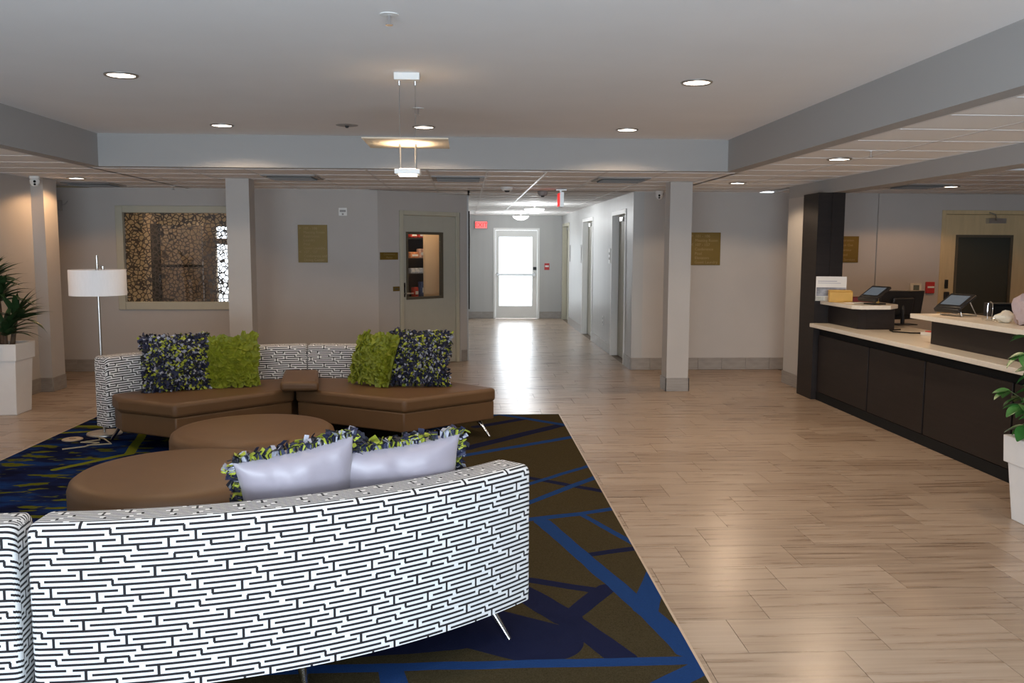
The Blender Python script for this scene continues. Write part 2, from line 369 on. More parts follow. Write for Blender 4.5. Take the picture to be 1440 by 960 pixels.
rest.build('floor_tile_field', 'ftile', fl, kind='stuff')

def S(name, mb, m_, **k): return tag(mb.build(name, m_, **k), kind='structure')
# left wall with shallow pier
S('wall_left', MB().box(XL - .15, XL, -2.4, 10.45, 0, CL).box(XL - .9, -4.81, 10.45, 10.78, 0, CL).box(-5.75, -5.6, 10.78, YB, 0, CL), 'wall')
# back wall, left piece, with window opening
WX0, WX1, WZ0, WZ1 = -4.60, -3.02, .92, 2.17
S('wall_back', MB().box(-5.75, WX0, YB, YB + .15, 0, CL).box(WX1, -1.188, YB, YB + .15, 0, CL).box(WX0, WX1, YB, YB + .15, 0, WZ0).box(WX0, WX1, YB, YB + .15, WZ1, CL), 'wall')
# angled wall with the pantry door, local x runs along the wall, local y points away from the camera
A = Vector((-1.188, YB, 0)); Bv = Vector((.02, 13.22, 0)); ANG = math.atan2(Bv.y - A.y, Bv.x - A.x); LW = (Bv - A).length
wd = struct_e('wall_angled', A, ANG)
MB().box(0, .36, 0, .14, 0, CL).box(1.48, LW + .0, 0, .14, 0, CL).box(.36, 1.48, 0, .14, 2.205, CL).build('wall_panel', 'wall', wd)
# corridor walls
S('wall_corridor_left', MB().box(CX0 - .13, CX0, 13.25, YE, 0, CL), 'wall_corr')
DO = [(12.74, 13.84), (16.05, 17.35), (19.75, 20.95)]
mb = MB(); y0 = YB
for a, b_ in DO: mb.box(CX1, CX1 + .15, y0, a, 0, CL).box(CX1, CX1 + .15, a, b_, 2.2, CL); y0 = b_
mb.box(CX1, CX1 + .15, y0, YE, 0, CL); S('wall_corridor_right', mb, 'wall_corr')
EX0, EX1, EZ = .67, 1.776, 2.165
S('wall_corridor_end', MB().box(CX0 - .13, EX0, YE, YE + .15, 0, CL).box(EX1, CX1 + .15, YE, YE + .15, 0, CL).box(EX0, EX1, YE, YE + .15, EZ, CL), 'wall_corr')
# back wall right of the corridor; a shallow step where the reception wall begins
S('wall_back_reception', MB().box(CX1 + .15, 5.75, YB, YB + .15, 0, CL).box(5.75, 6.66, YB - .03, YB + .15, 0, CL).box(7.98, XR, YB - .03, YB + .15, 0, CL).box(6.66, 7.98, YB - .03, YB + .15, 2.24, CL), 'wall')
S('wall_right', MB().box(XR, XR + .15, -2.4, YB + .15, 0, CL), 'wall')
# front wall: piers, sill and header around the glazed lobby front behind the camera
S('wall_front', MB().box(XL - .15, -3.3, -2.05, -1.9, 0, CL).box(2.5, XR + .15, -2.05, -1.9, 0, CL).box(-3.3, 2.5, -2.05, -1.9, 2.35, CH + .1).box(-3.3, 2.5, -2.05, -1.9, 0, .12), 'wall')
wf = struct_e('window_front', (-.4, -1.97, .12))
for i in range(5): MB().box(-2.9 + 1.425 * i, -2.84 + 1.425 * i, -.04, .04, 0, 2.23).build('mullion', 'steel', wf)
for i in range(4): MB().box(-2.84 + 1.425 * i, -1.475 + 1.425 * i, -.004, .004, 0, 2.23).build('pane', 'glass', wf)
# ceilings
ce = tag(MB().box(SX0 - .1, SX1 + .1, -2.4, SY + .1, CH, CH + .1).box(XL - 1, SX0 - .09, -2.4, YB + .2, CL + .03, CL + .15).box(SX1 + .09, XR + .15, -2.4, YB + .2, CL + .03, CL + .15)
         .box(SX0 - .1, SX1 + .1, SY + .08, YB + .2, CL + .03, CL + .15).box(-1.3, CX1 + .2, YB + .2, YE + .2, CL + .03, CL + .15).build('ceiling', 'ceil'), 'white lobby ceiling', kind='structure')
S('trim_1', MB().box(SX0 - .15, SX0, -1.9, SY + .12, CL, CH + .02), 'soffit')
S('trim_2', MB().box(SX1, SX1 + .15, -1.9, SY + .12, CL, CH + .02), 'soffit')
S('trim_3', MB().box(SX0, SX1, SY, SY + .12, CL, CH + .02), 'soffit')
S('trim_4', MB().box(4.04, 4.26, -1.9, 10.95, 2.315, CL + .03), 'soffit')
grid = MB(); ccache = {}
def ceil_tiles(xs, ys, skip=()):
    for i in range(len(xs) - 1):
        for j in range(len(ys) - 1):
            if (i, j) in skip: continue
            wx_, wy_ = xs[i + 1] - xs[i], ys[j + 1] - ys[j]; key = (round(wx_, 3), round(wy_, 3))
            if min(key) < .03: continue
            if key not in ccache:
                ccache[key] = o = MB().box(-wx_ / 2 + .003, wx_ / 2 - .003, -wy_ / 2 + .003, wy_ / 2 - .003, .0015, .02).build('ceiling_tile', 'ctile', ce)
            else:
                o = ccache[key].copy(); col.objects.link(o); o.parent = ce
            o.location = ((xs[i] + xs[i + 1]) / 2, (ys[j] + ys[j + 1]) / 2, CL + .001)
    for x in xs: grid.box(x - .012, x + .012, ys[0], ys[-1], CL - .0010, CL + .0024)
    for y in ys: grid.box(xs[0], xs[-1], y - .012, y + .012, CL - .0012, CL + .0022)
GX = [-3.705] + [.225 + .61 * k for k in range(-6, 5)] + [2.79]
GY = [SY + .12] + [9.11 + .61 * k for k in range(0, 5)] + [YB]
ceil_tiles(GX, GY)
ceil_tiles([2.79, 3.40, 4.04], [3.25 + .61 * k for k in range(0, 15)] + [YB])
ceil_tiles([XL, -4.315, -3.705], [5.5 + .61 * k for k in range(0, 11)] + [YB])
ceil_tiles([CX0] + [.225 + .61 * k for k in range(0, 4)] + [CX1], [YB] + [YB + .62 + .61 * k for k in range(0, 14)] + [YE])
ceil_tiles([4.26 + .61 * k for k in range(0, 8)], [8.5 + .61 * k for k in range(0, 6)] + [YB])
ceil_tiles([-1.3, -.995, -.385, CX0], [YB, 12.77, 13.3])
grid.build('ceiling_grid', 'tbar', ce)
# baseboards made of tile strips
bcache = {}
def baseboard(name, p0, p1, h=.17, t=.012, pitch=.34, start=0):
    p0, p1 = Vector((*p0, 0)), Vector((*p1, 0)); L = (p1 - p0).length; a = math.atan2(p1.y - p0.y, p1.x - p0.x)
    root = struct_e(name, p0, a); x = 0; nx = start if start else pitch
    while x < L - .005:
        e = min(nx, L); k = round(e - x, 3)
        if (k, h) not in bcache:
            bcache[(k, h)] = o = MB().box(.0012, k - .0012, -t, -.0005, .002, h).build('tile', 'base', root, bevel=.002, seg_=1)
        else:
            o = bcache[(k, h)].copy(); col.objects.link(o); o.parent = root
        o.location = (x, 0, 0); x = e; nx = e + pitch
    return root
baseboard('baseboard_back_right', (CX1, YB), (4.5, YB), start=.27)
baseboard('baseboard_back', (-5.6, YB), (-1.19, YB))
baseboard('baseboard_corridor_end_left', (CX0, YE), (EX0, YE)); baseboard('baseboard_corridor_end_right', (EX1, YE), (CX1, YE))
baseboard('baseboard_left', (XL, 7.0), (XL, 10.45)); baseboard('baseboard_pier_front', (XL, 10.45), (-4.81, 10.45)); baseboard('baseboard_pier_side', (-4.81, 10.45), (-4.81, 10.78))
for i, (a, b_) in enumerate([(DO[0][0], YB), (DO[1][0], DO[0][1]), (DO[2][0], DO[1][1]), (YE, DO[2][1])]): baseboard('baseboard_corridor_%d' % (i + 1), (CX1, a - .07 * (i < 3)), (CX1, b_ + .07 * (i > 0)))
q = Bv + Vector((math.cos(ANG), math.sin(ANG), 0)) * -.11; baseboard('baseboard_angled', (q.x, q.y), (Bv.x, Bv.y))
# columns
for x0, lab in ((-2.715, 'square grey painted column in front of the patterned window, rising behind the sofa'), (2.385, 'square grey painted column at the corridor mouth with a tiled foot')):
    c = thing('column', lab, 'column', (x0 + .13, 10.41, 0))
    MB().box(-.13, .13, -.13, .13, 0, CL).build('shaft', 'wall', c)
    for k in range(4):
        o = MB().box(-.143, .143, -.143, -.131, .002, .16).build('tile', 'base', c, bevel=.002, seg_=1); o.rotation_euler.z = k * PI / 2
c = thing('column', 'beige pier standing behind the dark panelled pillar of the desk', 'column', (4.18, 10.53, 0))
MB().box(-.14, .12, -.42, .42, 0, 2.315).build('shaft', 'wall', c)
MB().box(-.152, -.141, -.43, .43, .002, .16).build('tile', 'base', c); MB().box(-.15, .12, -.432, -.421, .002, .16).build('tile', 'base', c)

# window with the cell-pattern screen and the room behind it
w1 = struct_e('window_1', (0, YB, 0), label='cream framed interior window with brown cell-pattern screen')
MB().frame(WX0 - .065, WX1 + .065, WZ0 - .075, WZ1 + .065, WX0 + .03, WX1 - .03, WZ0 + .03, WZ1 - .03, -.03, .06).build('window_frame', 'frame', w1, bevel=.006)
MB().box(WX0 + .03, WX1 - .03, .015, .021, WZ0 + .03, WZ1 - .03).build('pane', 'glass', w1)
MB().box(WX0 + .03, WX1 - .03, .040, .041, WZ0 + .03, WZ1 - .03).build('cell_screen', 'cells', w1)
S('wall_side_room', MB().box(-6.3, -6.2, YB + .15, 16, 0, CL).box(-6.3, -4.40, 15.9, 16, 0, CL).box(-3.9, -1.2, 15.9, 16, 0, CL).box(-4.40, -3.9, 15.9, 16, 0, .5).box(-4.40, -3.9, 15.9, 16, 2.05, CL).box(-4.40, -3.9, 15.9, 16, 1.74, 1.84)
  .box(-1.95, -1.85, YB + .15, 16, 0, CL).box(-6.3, -1.85, YB + .15, 16, CL, CL + .1), 'tan_wall')
d = struct_e('door_side_room', (-4.62, 14.7, 0)); MB().box(-.33, .33, 0, .05, .01, 2.04).build('leaf', 'brown_door', d); MB().box(-.33, .33, -.02, -.001, 1.36, 1.40).build('rail', 'blackm', d); MB().box(-.47, -.335, -.05, .1, 0, 2.06).build('jamb', 'blackm', d)
ld = bpy.data.lights.new('side_room_lamp', 'POINT'); ld.energy = 60; ld.color = (1, .76, .48); ld.shadow_soft_size = .15
lo = bpy.data.objects.new('side_room_lamp', ld); lo.location = (-5.2, 13.2, 2.2); col.objects.link(lo)

# doors
def closed_door(root, x0, x1, h, fw=.06, mdoor='door', mframe='frame', win=None, y=0.0, bead='brown_frame', pane='glass', depth=.1):
    MB().box(x0 - fw, x0, y - .015, y + depth, 0, h + fw).box(x1, x1 + fw, y - .015, y + depth, 0, h + fw).box(x0, x1, y - .015, y + depth, h, h + fw).build('frame', mframe, root, bevel=.004)
    mb = MB(); g = .004
    if win:
        a, b_, c, d_ = win; mb.frame(x0 + g, x1 - g, .01, h - g, a, b_, c, d_, y + .012, y + .056)
        MB().frame(a, b_, c, d_, a + .035, b_ - .035, c + .035, d_ - .035, y + .004, y + .06).build('glazing_bead', bead, root)
        MB().box(a + .035, b_ - .035, y + .03, y + .036, c + .035, d_ - .035).build('pane', pane, root)
    else: mb.box(x0 + g, x1 - g, y + .012, y + .056, .01, h - g)
    mb.build('leaf', mdoor, root, bevel=.002)
d1 = struct_e('door_1', A, ANG, 'grey-green pantry door with a tall vision panel in the angled wall')
closed_door(d1, .425, 1.40, 2.145, win=(.487, 1.162, .96, 1.912))
h = MB().box(.436, .462, .0, .012, 1.0, 1.20).build('lock_plate', 'black', d1); MB().tube([(.449, .004, 1.05), (.449, -.05, 1.05), (.56, -.055, 1.05)], .009).build('lever', 'steel', d1)
MB().box(.44, .46, -.004, .0, 1.14, 1.18).build('reader', 'blackm', d1)
# pantry behind it
S('wall_pantry', MB().prism([(-1.86, 12.3), (-1.18, 12.3), (-.09, 13.27), (-.09, 14.6), (-1.86, 14.6)], CL - .05, CL).box(-1.86, -.09, 14.5, 14.6, 0, CL).box(-.19, -.09, 13.45, 14.5, 0, CL).box(-1.86, -1.84, 12.3, 14.5, 0, CL), 'tan_wall')
sh = thing('snack_shelf', 'black snack shelving seen through the pantry door window', 'shelf', A, ANG)
MB().box(.70, 1.68, 1.05, 1.09, 0, 2.2).build('back_panel', 'shelf_blk', sh)
for z in (.45, .93, 1.30, 1.53, 1.84): MB().box(.70, 1.68, .72, 1.05, z - .02, z).build('shelf_board', 'shelf_blk' if z != .93 else 'yellow', sh)
MB().box(.68, .695, .70, 1.09, 0, 2.2).build('side_panel', 'shelf_blk', sh)
pb = thing('pantry_cabinet', 'tall plain beige panel beside the snack shelves in the pantry', 'cabinet', A, ANG)
MB().box(1.30, 1.80, .60, .64, 0, 2.3).build('door', 'beige', pb); MB().box(1.70, 1.80, .645, 1.1, 0, 2.3).build('side_panel', 'beige', pb)
def wpt(x, y, z=0): return A + Vector((x * math.cos(ANG) - y * math.sin(ANG), x * math.sin(ANG) + y * math.cos(ANG), z))
snk = [(.10, 1.84, .2, .1, 'snack_red', 'dull red snack box on the top pantry shelf'), (.40, 1.84, .18, .1, 'snack_red', 'red snack carton on the top pantry shelf by the panel'), (.12, 1.53, .26, .12, 'snack_or', 'orange snack packets heaped on the second pantry shelf'), (.44, 1.53, .2, .18, 'snack_pk', 'pink and orange snack carton on the second pantry shelf'),
       (.05, 1.30, .12, .1, 'snack_wh', 'pale snack bag at the end of the third pantry shelf'), (.22, 1.30, .14, .1, 'snack_wh', 'pale snack bag in the middle of the third pantry shelf'), (.40, 1.30, .14, .1, 'snack_wh', 'pale snack bag beside the beige panel on the third shelf'), (.18, .93, .12, .2, 'snack_red', 'red drink carton on the lowest pantry shelf'), (.47, .93, .16, .3, 'snack_bl', 'dark blue box on the lowest pantry shelf')]
for x, z, ww, hh, mm, lab in snk:
    t = thing('snack_package', lab, 'package', wpt(1.17 + .5 * x, .80, z), ANG, 'snacks in the pantry'); ww *= .62
    MB().prism([(-ww / 2, -.05), (ww / 2, -.05), (ww / 2, .05), (-ww / 2, .05)], 0, hh * .8).build('carton', mm, t, bevel=.012)
    MB().box(-ww * .35, ww * .35, -.053, -.0505, hh * .25, hh * .5).build('label_band', 'paper', t)
ld = bpy.data.lights.new('pantry_lamp', 'POINT'); ld.energy = 16; ld.color = (1, .80, .58); ld.shadow_soft_size = .12
lo = bpy.data.objects.new('pantry_lamp', ld); lo.location = wpt(1.0, .40, 2.3); col.objects.link(lo)
# corridor doors (recessed leaves)
for i, (a, b_) in enumerate(DO):
    d = struct_e('door_%d' % (i + 2), (CX1, b_, 0), -PI / 2)
    L = b_ - a
    MB().box(-.06, .006, -.012, .098, 0, 2.26).box(L - .006, L + .06, -.012, .098, 0, 2.26).box(.006, L - .006, -.012, .098, 2.194, 2.26).build('frame', 'white' if i < 2 else 'frame', d, bevel=.004)
    mb = MB()
    if i == 0:
        mb.frame(.005, L - .005, .01, 2.195, L - .42, L - .2, .95, 1.9, .10, .145); MB().box(L - .42, L - .2, .12, .126, .95, 1.9).build('pane', 'glass_dk', d)
    else: mb.box(.005, L - .005, .10, .145, .01, 2.195)
    mb.build('leaf', 'door', d); MB().box(-.05, L + .05, .152, .17, 0, 2.3).build('light_stop_backing', 'blackm', d)  # unseen black sheet added behind the leaf to block sky light at the gaps
    MB().box(L - .13, L - .09, .085, .099, .98, 1.12).tube([(L - .11, .095, 1.05), (L - .11, .045, 1.05), (L - .22, .04, 1.05)], .01).build('handle', 'black', d)
    MB().box(L / 2 - .12, L / 2 + .12, .03, .099, 2.1, 2.16).build('closer', 'steel', d)
# glazed corridor end door
d5 = struct_e('door_5', (0, YE, 0), label='glazed exit door at the far end of the corridor')
MB().box(EX0, EX0 + .05, -.02, .12, 0, EZ).box(EX1 - .05, EX1, -.02, .12, 0, EZ).box(EX0 + .05, EX1 - .05, -.02, .12, EZ - .05, EZ).build('frame', 'white', d5)
MB().frame(EX0 + .055, EX1 - .055, .012, EZ - .055, .806, 1.60, .304, 1.955, .0, .05).build('leaf', 'white', d5)
MB().box(.806, 1.60, .02, .026, .304, 1.955).build('pane', 'glass', d5)
MB().box(.74, 1.68, -.10, -.04, 1.03, 1.085).box(.74, .78, -.04, 0, 1.02, 1.10).box(1.64, 1.68, -.04, 0, 1.0, 1.12).build('push_bar', 'steel', d5, bevel=.006)
MB().box(1.625, 1.70, -.03, -.001, 1.17, 1.24).build('lock_box', 'black', d5)
# outside ground seen through the door and windows
S('floor_outside', MB().box(-12, 14, 21.6, 60, -.3, -.05).box(-14, 14, -40, -2.4, -.3, -.05), mat('pale_paving', (.6, .6, .58), .8, var=.05))
# reception back door
RX0, RX1 = 6.715, 7.925
d6 = struct_e('door_6', (0, YB - .03, 0), label='maple door with glazed panel behind the reception desk')
closed_door(d6, RX0, RX1, 2.185, fw=.055, mdoor='door_wood', mframe='door_wood', win=(6.884, 7.715, .76, 1.90), y=.0, bead='brown_frame', pane='glass_dk')
MB().box(7.30, 7.55, -.07, .010, 2.06, 2.13).build('closer_body', 'steel', d6); MB().tube([(7.42, -.05, 2.10), (7.30, -.22, 2.17), (7.34, .0, 2.21)], .01).build('closer_arm', 'steel', d6)
MB().box(6.755, 6.80, -.004, .011, 1.15, 1.27).build('card_reader', 'black', d6); MB().box(6.745, 6.82, -.02, .011, .95, 1.10).build('lock_case', 'black', d6, bevel=.01)
for z in (1.68, .95): MB().box(RX1 - .005, RX1 + .02, -.022, -.016, z, z + .17).build('hinge', 'brown_frame', d6)
MB().box(6.62, 8.02, .182, .2, 0, 2.3).build('light_stop_backing', 'blackm', d6)  # added sheet, out of view, keeps sky light from leaking round the maple door

# ------------------------------------------------------------------ sofas
def arc(R, th): return R * math.sin(th), 2.4 - R * math.cos(th)
def back_mesh(th0, th1, T=.19, z0=.15, z1=.75, round_start=True):
    rr = .035; Ro = 2.4
    def prof(ins):
        r0, r1, zt = ins, T - ins, z1 - ins * .8; P_ = [(r0, z0), (r0, zt - rr)]
        for k in range(1, 6): a = k / 6 * PI / 2; P_.append((r0 + rr - rr * math.cos(a), zt - rr + rr * math.sin(a)))
        P_ += [(r0 + rr, zt), (r1 - rr, zt + .0)]
        for k in range(1, 6): a = k / 6 * PI / 2; P_.append((r1 - rr + rr * math.sin(a), zt - rr + rr * math.cos(a)))
        P_ += [(r1, zt - rr), (r1, z0)]; return P_
    L = Ro * (th1 - th0); ds = sorted(set([0, .003, .008, .016, .028] + [L * k / 48 for k in range(1, 48)] + [L, L - .003, L - .008, L - .016, L - .028]))
    rings = []; vl = []
    base = prof(0); vacc = [0]
    for i in range(1, len(base)): vacc.append(vacc[-1] + math.dist(base[i], base[i - 1]))
    vtop = vacc[7]
    for s_ in ds:
        dmin = min(s_, L - s_); e = .028; ins = 0 if dmin >= e else e - math.sqrt(max(0, e * e - (e - dmin) ** 2))
        ring = []
        for r, z in prof(ins):
            x, y = arc(Ro - r, th0 + s_ / Ro); ring.append((x, y, z))
        rings.append(ring)
    k = len(base); mb = MB(); V = [p for r in rings for p in r]; Fc = []; UV = []
    for i in range(len(rings) - 1):
        for j in range(k - 1):
            Fc.append((i * k + j, (i + 1) * k + j, (i + 1) * k + j + 1, i * k + j + 1))
            u0, u1 = ds[i] + .06, ds[i + 1] + .06; a, b_ = vtop - vacc[j], vtop - vacc[j + 1]
            UV.append([(u0, a), (u1, a), (u1, b_), (u0, b_)])
        Fc.append((i * k + k - 1, (i + 1) * k + k - 1, (i + 1) * k, i * k)); UV.append([(0, .004)] * 4)
    for i, rev in ((0, False), (len(rings) - 1, True)):
        f = [i * k + j for j in range(k)]; pr = prof(.02); uvf = [(p[0] + .03, .75 - p[1]) for p in pr]
        if rev: f = f[::-1]; uvf = uvf[::-1]
        Fc.append(tuple(f)); UV.append(uvf)
    mb.add(V, Fc); mb.uv = UV; return mb
def section(name, label, full, mirror):
    root = thing(name, label, 'sofa', (0, 0, 0), 0, 'curved patterned sofa sections')
    th_end = .83 if full else .42
    def fix(mb):
        if mirror:
            mb.v = [Vector((-p.x, p.y, p.z)) for p in mb.v]; mb.f = [f[::-1] for f in mb.f]
            if mb.uv: mb.uv = [[(-u, v) for u, v in f[::-1]] for f in mb.uv]
        return mb
    fix(back_mesh(.004, th_end)).build('backrest', 'maze', root, smooth=True)
    inner = [arc(2.215, .006 + (th_end - .02) * k / 14) for k in range(15)]
    if full: front = [(.11, .86), (1.0, 1.5), (1.50, 1.13)]; poly = front + inner[::-1]
    else:
        outer = [arc(2.385, .44 + (.63 - .44) * k / 5) for k in range(6)]
        front = [(.02, .86), (1.02, 1.46), (1.80, .86)]; poly = front + outer[::-1] + inner[::-1]
    def inset(pl, d_):
        c0 = Vector((sum(p[0] for p in pl) / len(pl), sum(p[1] for p in pl) / len(pl))); return [tuple(Vector(p) + (c0 - Vector(p)).normalized() * d_) for p in pl]
    s_ = fix(MB().prism(poly, .315, .435)).build('seat_cushion', 'leather', root, bevel=.032, seg_=4)
    fix(MB().prism(inset(poly, .022), .15, .318)).build('base', 'leather', root, bevel=.012)
    feet = [((1.60, .76), (1.70, .80)), ((.86, .30), (.88, .33)), ((.12, .25), (.10, .22)), ((.98, 1.36), (1.0, 1.44)), ((.15, .80), (.10, .82))] if full else \
           [((1.62, .82), (1.74, .90)), ((1.30, .50), (1.38, .46)), ((.12, .25), (.10, .22)), ((1.0, 1.33), (1.02, 1.40)), ((.15, .80), (.10, .82))]
    if full: feet[1] = ((.86, .28), (.885, .25)); feet[0] = ((1.57, .74), (1.67, .70))
    for (a, b_), (c, d_) in feet: fix(MB().tube([(a, b_, .155), (c, d_, .0)], [.022, .011], 10)).build('leg', 'chrome', root, smooth=True)
    return root
S_near = Vector((-1.485, 2.945, .012)); S_far = Vector((-1.53, 8.66, .012))
full = section('sofa_section', 'black and white maze-patterned sofa section carrying the two lavender cushions', True, False)
part_ = section('sofa_section', 'maze-patterned sofa section joined to the one with lavender cushions', False, True)
for r, l1, l2 in ((full, full['label'], 'maze-patterned sofa section with arm end, beside the floor lamp'), (part_, part_['label'], 'maze-patterned sofa section with open bench end, facing the round ottomans')):
    c = copy_tree(r)
    if r is full: place(c, S_far, PI + math.radians(8), l2)
    else: place(c, S_far + Vector((.005, 0, 0)), PI, l2)
place(full, S_near); place(part_, S_near + Vector((-.012, -.004, 0)), math.radians(6))
# leather bolster bridging the far seam
b = thing('armrest_bolster', 'brown leatherette armrest pad straddling the seam between lime cushions', 'armrest', (-1.50, 8.05, .449))
MB().prism([(-.10, -.43), (.23, -.43), (.10, .36), (-.22, .36)], 0, .085).build('pad', 'leather', b, bevel=.03, seg_=4)
# ottomans
for x, y, r, lab in ((-1.62, 5.04, .60, 'brown round ottoman right in front of the lavender cushions'), (-1.50, 6.24, .565, 'brown round ottoman closest to the sofa with the lime cushions')):
    t = thing('ottoman', lab, 'ottoman', (x, y, .012), 0, 'round ottomans on the rug')
    MB().lathe([(r - .05, .06), (r - .015, .075), (r, .11), (r, .35), (r - .012, .385), (r - .04, .405), (r - .10, .412), (0, .414)], seg_=64).build('upholstery', 'leather', t, smooth=True)
    MB().lathe([(r - .14, 0), (r - .14, .062), (0, .062)], seg_=40).build('plinth', 'black', t)

# ------------------------------------------------------------------ cushions
def pillow_pt(u, v, wd_, hd_, th, side):
    # u,v in -1..1 ; returns local (x, y(thickness), z)
    k = max(0, (1 - abs(u) ** 2.6) * (1 - abs(v) ** 2.6)) ** .45
    x = u * wd_ / 2 * (1 - .07 * (1 - v * v) * abs(u)); z = v * hd_ / 2 * (1 - .07 * (1 - u * u) * abs(v))
    return Vector((x, side * th / 2 * k, z))
def pillow(mb_mat, parent, wd_, hd_, th, wrinkle=.0, N=22, name='cover'):
    mb = MB(); V = []; Fc = []
    for side in (-1, 1):
        o_ = len(V)
        for j in range(N + 1):
            for i in range(N + 1):
                u, v = -1 + 2 * i / N, -1 + 2 * j / N; p = pillow_pt(u, v, wd_, hd_, th, side)
                if wrinkle:
                    e = (1 - u * u) * (1 - v * v); tp = max(0, v)
                    p.y += side * wrinkle * e ** .4 * (math.sin(u * 7.3 + 2.6 * v + wd_ * 40) * .7 + math.sin(u * 17 - 3 * v) * .35 * math.sin(u * 3 + 1)) * tp ** 1.3
                V.append(p)
        for j in range(N):
            for i in range(N):
                a = o_ + j * (N + 1) + i; f = (a, a + 1, a + N + 2, a + N + 1); Fc.append(f if side < 0 else f[::-1])
    mb.add(V, Fc); return mb.build(name, mb_mat, parent, smooth=True)
def shag(parent, wd_, hd_, th, side, count, rim, rnd_, length=.042, width=.011):
    mb = MB()
    spots = [(rnd_.uniform(-.97, .97), rnd_.uniform(-.97, .97), False) for _ in range(count)]
    for k in range(rim):
        t = rnd_.uniform(-1, 1); e = rnd_.choice((0, 1, 2, 3)); spots.append(((t, 1), (t, -1), (1, t), (-1, t))[e] + (True,))
    for u, v, isrim in spots:
        p = pillow_pt(u, v, wd_, hd_, th, side); nrm = Vector((u * .55, side * .9, v * .55)) if not isrim else Vector((u * 1.0 * (abs(u) > .98), side * .35, v * 1.0 * (abs(v) > .98)))
        nrm += Vector((rnd_.uniform(-.5, .5), rnd_.uniform(-.2, .2), rnd_.uniform(-.5, .5))); nrm.normalize()
        t = nrm.cross(Vector((rnd_.uniform(-1, 1), rnd_.uniform(-1, 1), rnd_.uniform(-1, 1)))).normalized(); L = length * rnd_.uniform(.6, 1.15)
        q = p + nrm * L * .55; e_ = q + (nrm * .5 + t.cross(nrm) * .6 + Vector((0, 0, -.25))).normalized() * L * .55; w_ = t * width * rnd_.uniform(.7, 1.2)
        mb.add([p - w_, p + w_, q + w_, q - w_, e_ + w_, e_ - w_], [(0, 1, 2, 3), (3, 2, 4, 5)], rnd_.choices((0, 1, 2, 3), (3.6, 2.2, 1.8, 3.4))[0])
    return mb.build('ribbon_shag', ['navy', 'lime', 'lilac', 'blk_r'], parent, kind='stuff')
def ruffles(parent, wd_, hd_, th, side, count, rnd_):
    mb = MB()
    for _ in range(count):
        u, v = rnd_.uniform(-.95, .95), rnd_.uniform(-.95, .95); p = pillow_pt(u, v, wd_, hd_, th, side)
        n_ = Vector((u * .4, side, v * .4)).normalized(); a = rnd_.uniform(0, 2 * PI); t = Vector((math.cos(a), 0, math.sin(a))); t = (t - n_ * t.dot(n_)).normalized(); b_ = n_.cross(t)
        L, W_ = rnd_.uniform(.06, .10), rnd_.uniform(.016, .030); V = []; lift = rnd_.uniform(.014, .034)
        for k in range(4):
            f = k / 3; c_ = p + t * (f - .35) * L + n_ * (-.004 + lift * f ** 1.3); w_ = W_ * (.35 + .65 * math.sin((.15 + .8 * f) * PI))
            V += [c_ - b_ * w_ + n_ * .009, c_ - n_ * .003, c_ + b_ * w_ + n_ * .009]
        Fc = [(3 * k + i, 3 * k + i + 1, 3 * k + i + 4, 3 * k + i + 3) for k in range(3) for i in range(2)]
        mb.add(V, Fc)
    return mb.build('ruffle_petals', 'lime_f', parent, smooth=True, kind='stuff')
def cushion(label, loc, rz, lean, roll, kind, seed, wd_=.5, hd_=.48, th=.17, group=None):
    # local front (-y) faces the sitter; lean tips the top backwards (+y)
    r_ = random.Random(seed); t = thing('throw_cushion', label, 'cushion', loc, 0, group)
    t.rotation_euler = (Matrix.Rotation(rz, 3, 'Z') @ Matrix.Rotation(-lean, 3, 'X') @ Matrix.Rotation(roll, 3, 'Y')).to_euler()
    if kind == 'shag': pillow('navy', t, wd_, hd_, th); shag(t, wd_, hd_, th, -1, 1500, 220, r_)
    elif kind == 'lime': pillow('lime_f', t, wd_, hd_, th); ruffles(t, wd_, hd_, th, -1, 430, r_)
    else: pillow('lav', t, wd_, hd_, th, .013, 48); shag(t, wd_, hd_, th, -1, 500, 420, r_, .045, .012)
    return t
G1 = 'throw cushions on the sofas'
cushion('shaggy navy, lime and grey ribbon cushion on the sofa section beside the floor lamp', (-2.53, 7.80, .675), math.radians(26), .30, .0, 'shag', 1, .54, .50, group=G1)
cushion('ruffled lime green cushion on the lamp-side sofa section, facing straight out', (-2.11, 7.98, .665), math.radians(12), .32, -.05, 'lime', 2, .50, .47, group=G1)
cushion('ruffled lime green cushion turned sideways on the bench-end sofa section', (-.82, 8.03, .675), math.radians(-38), .30, .06, 'lime', 3, .47, .47, group=G1)
cushion('shaggy navy and lime ribbon cushion on the bench-end sofa section', (-.41, 7.98, .69), math.radians(-4), .26, .03, 'shag', 4, .52, .49, group=G1)
cushion('lavender satin cushion with ribbon edge, next to the arm end of the sofa', (-.29, 3.68, .68), PI + math.radians(18), .42, .10, 'sat', 5, .54, .46, .2, group=G1)
cushion('lavender satin cushion with ribbon edge, tucked toward the middle seam of the sofa', (-.67, 3.52, .70), PI + math.radians(24), .42, .17, 'sat', 6, .47, .46, .2, group=G1)

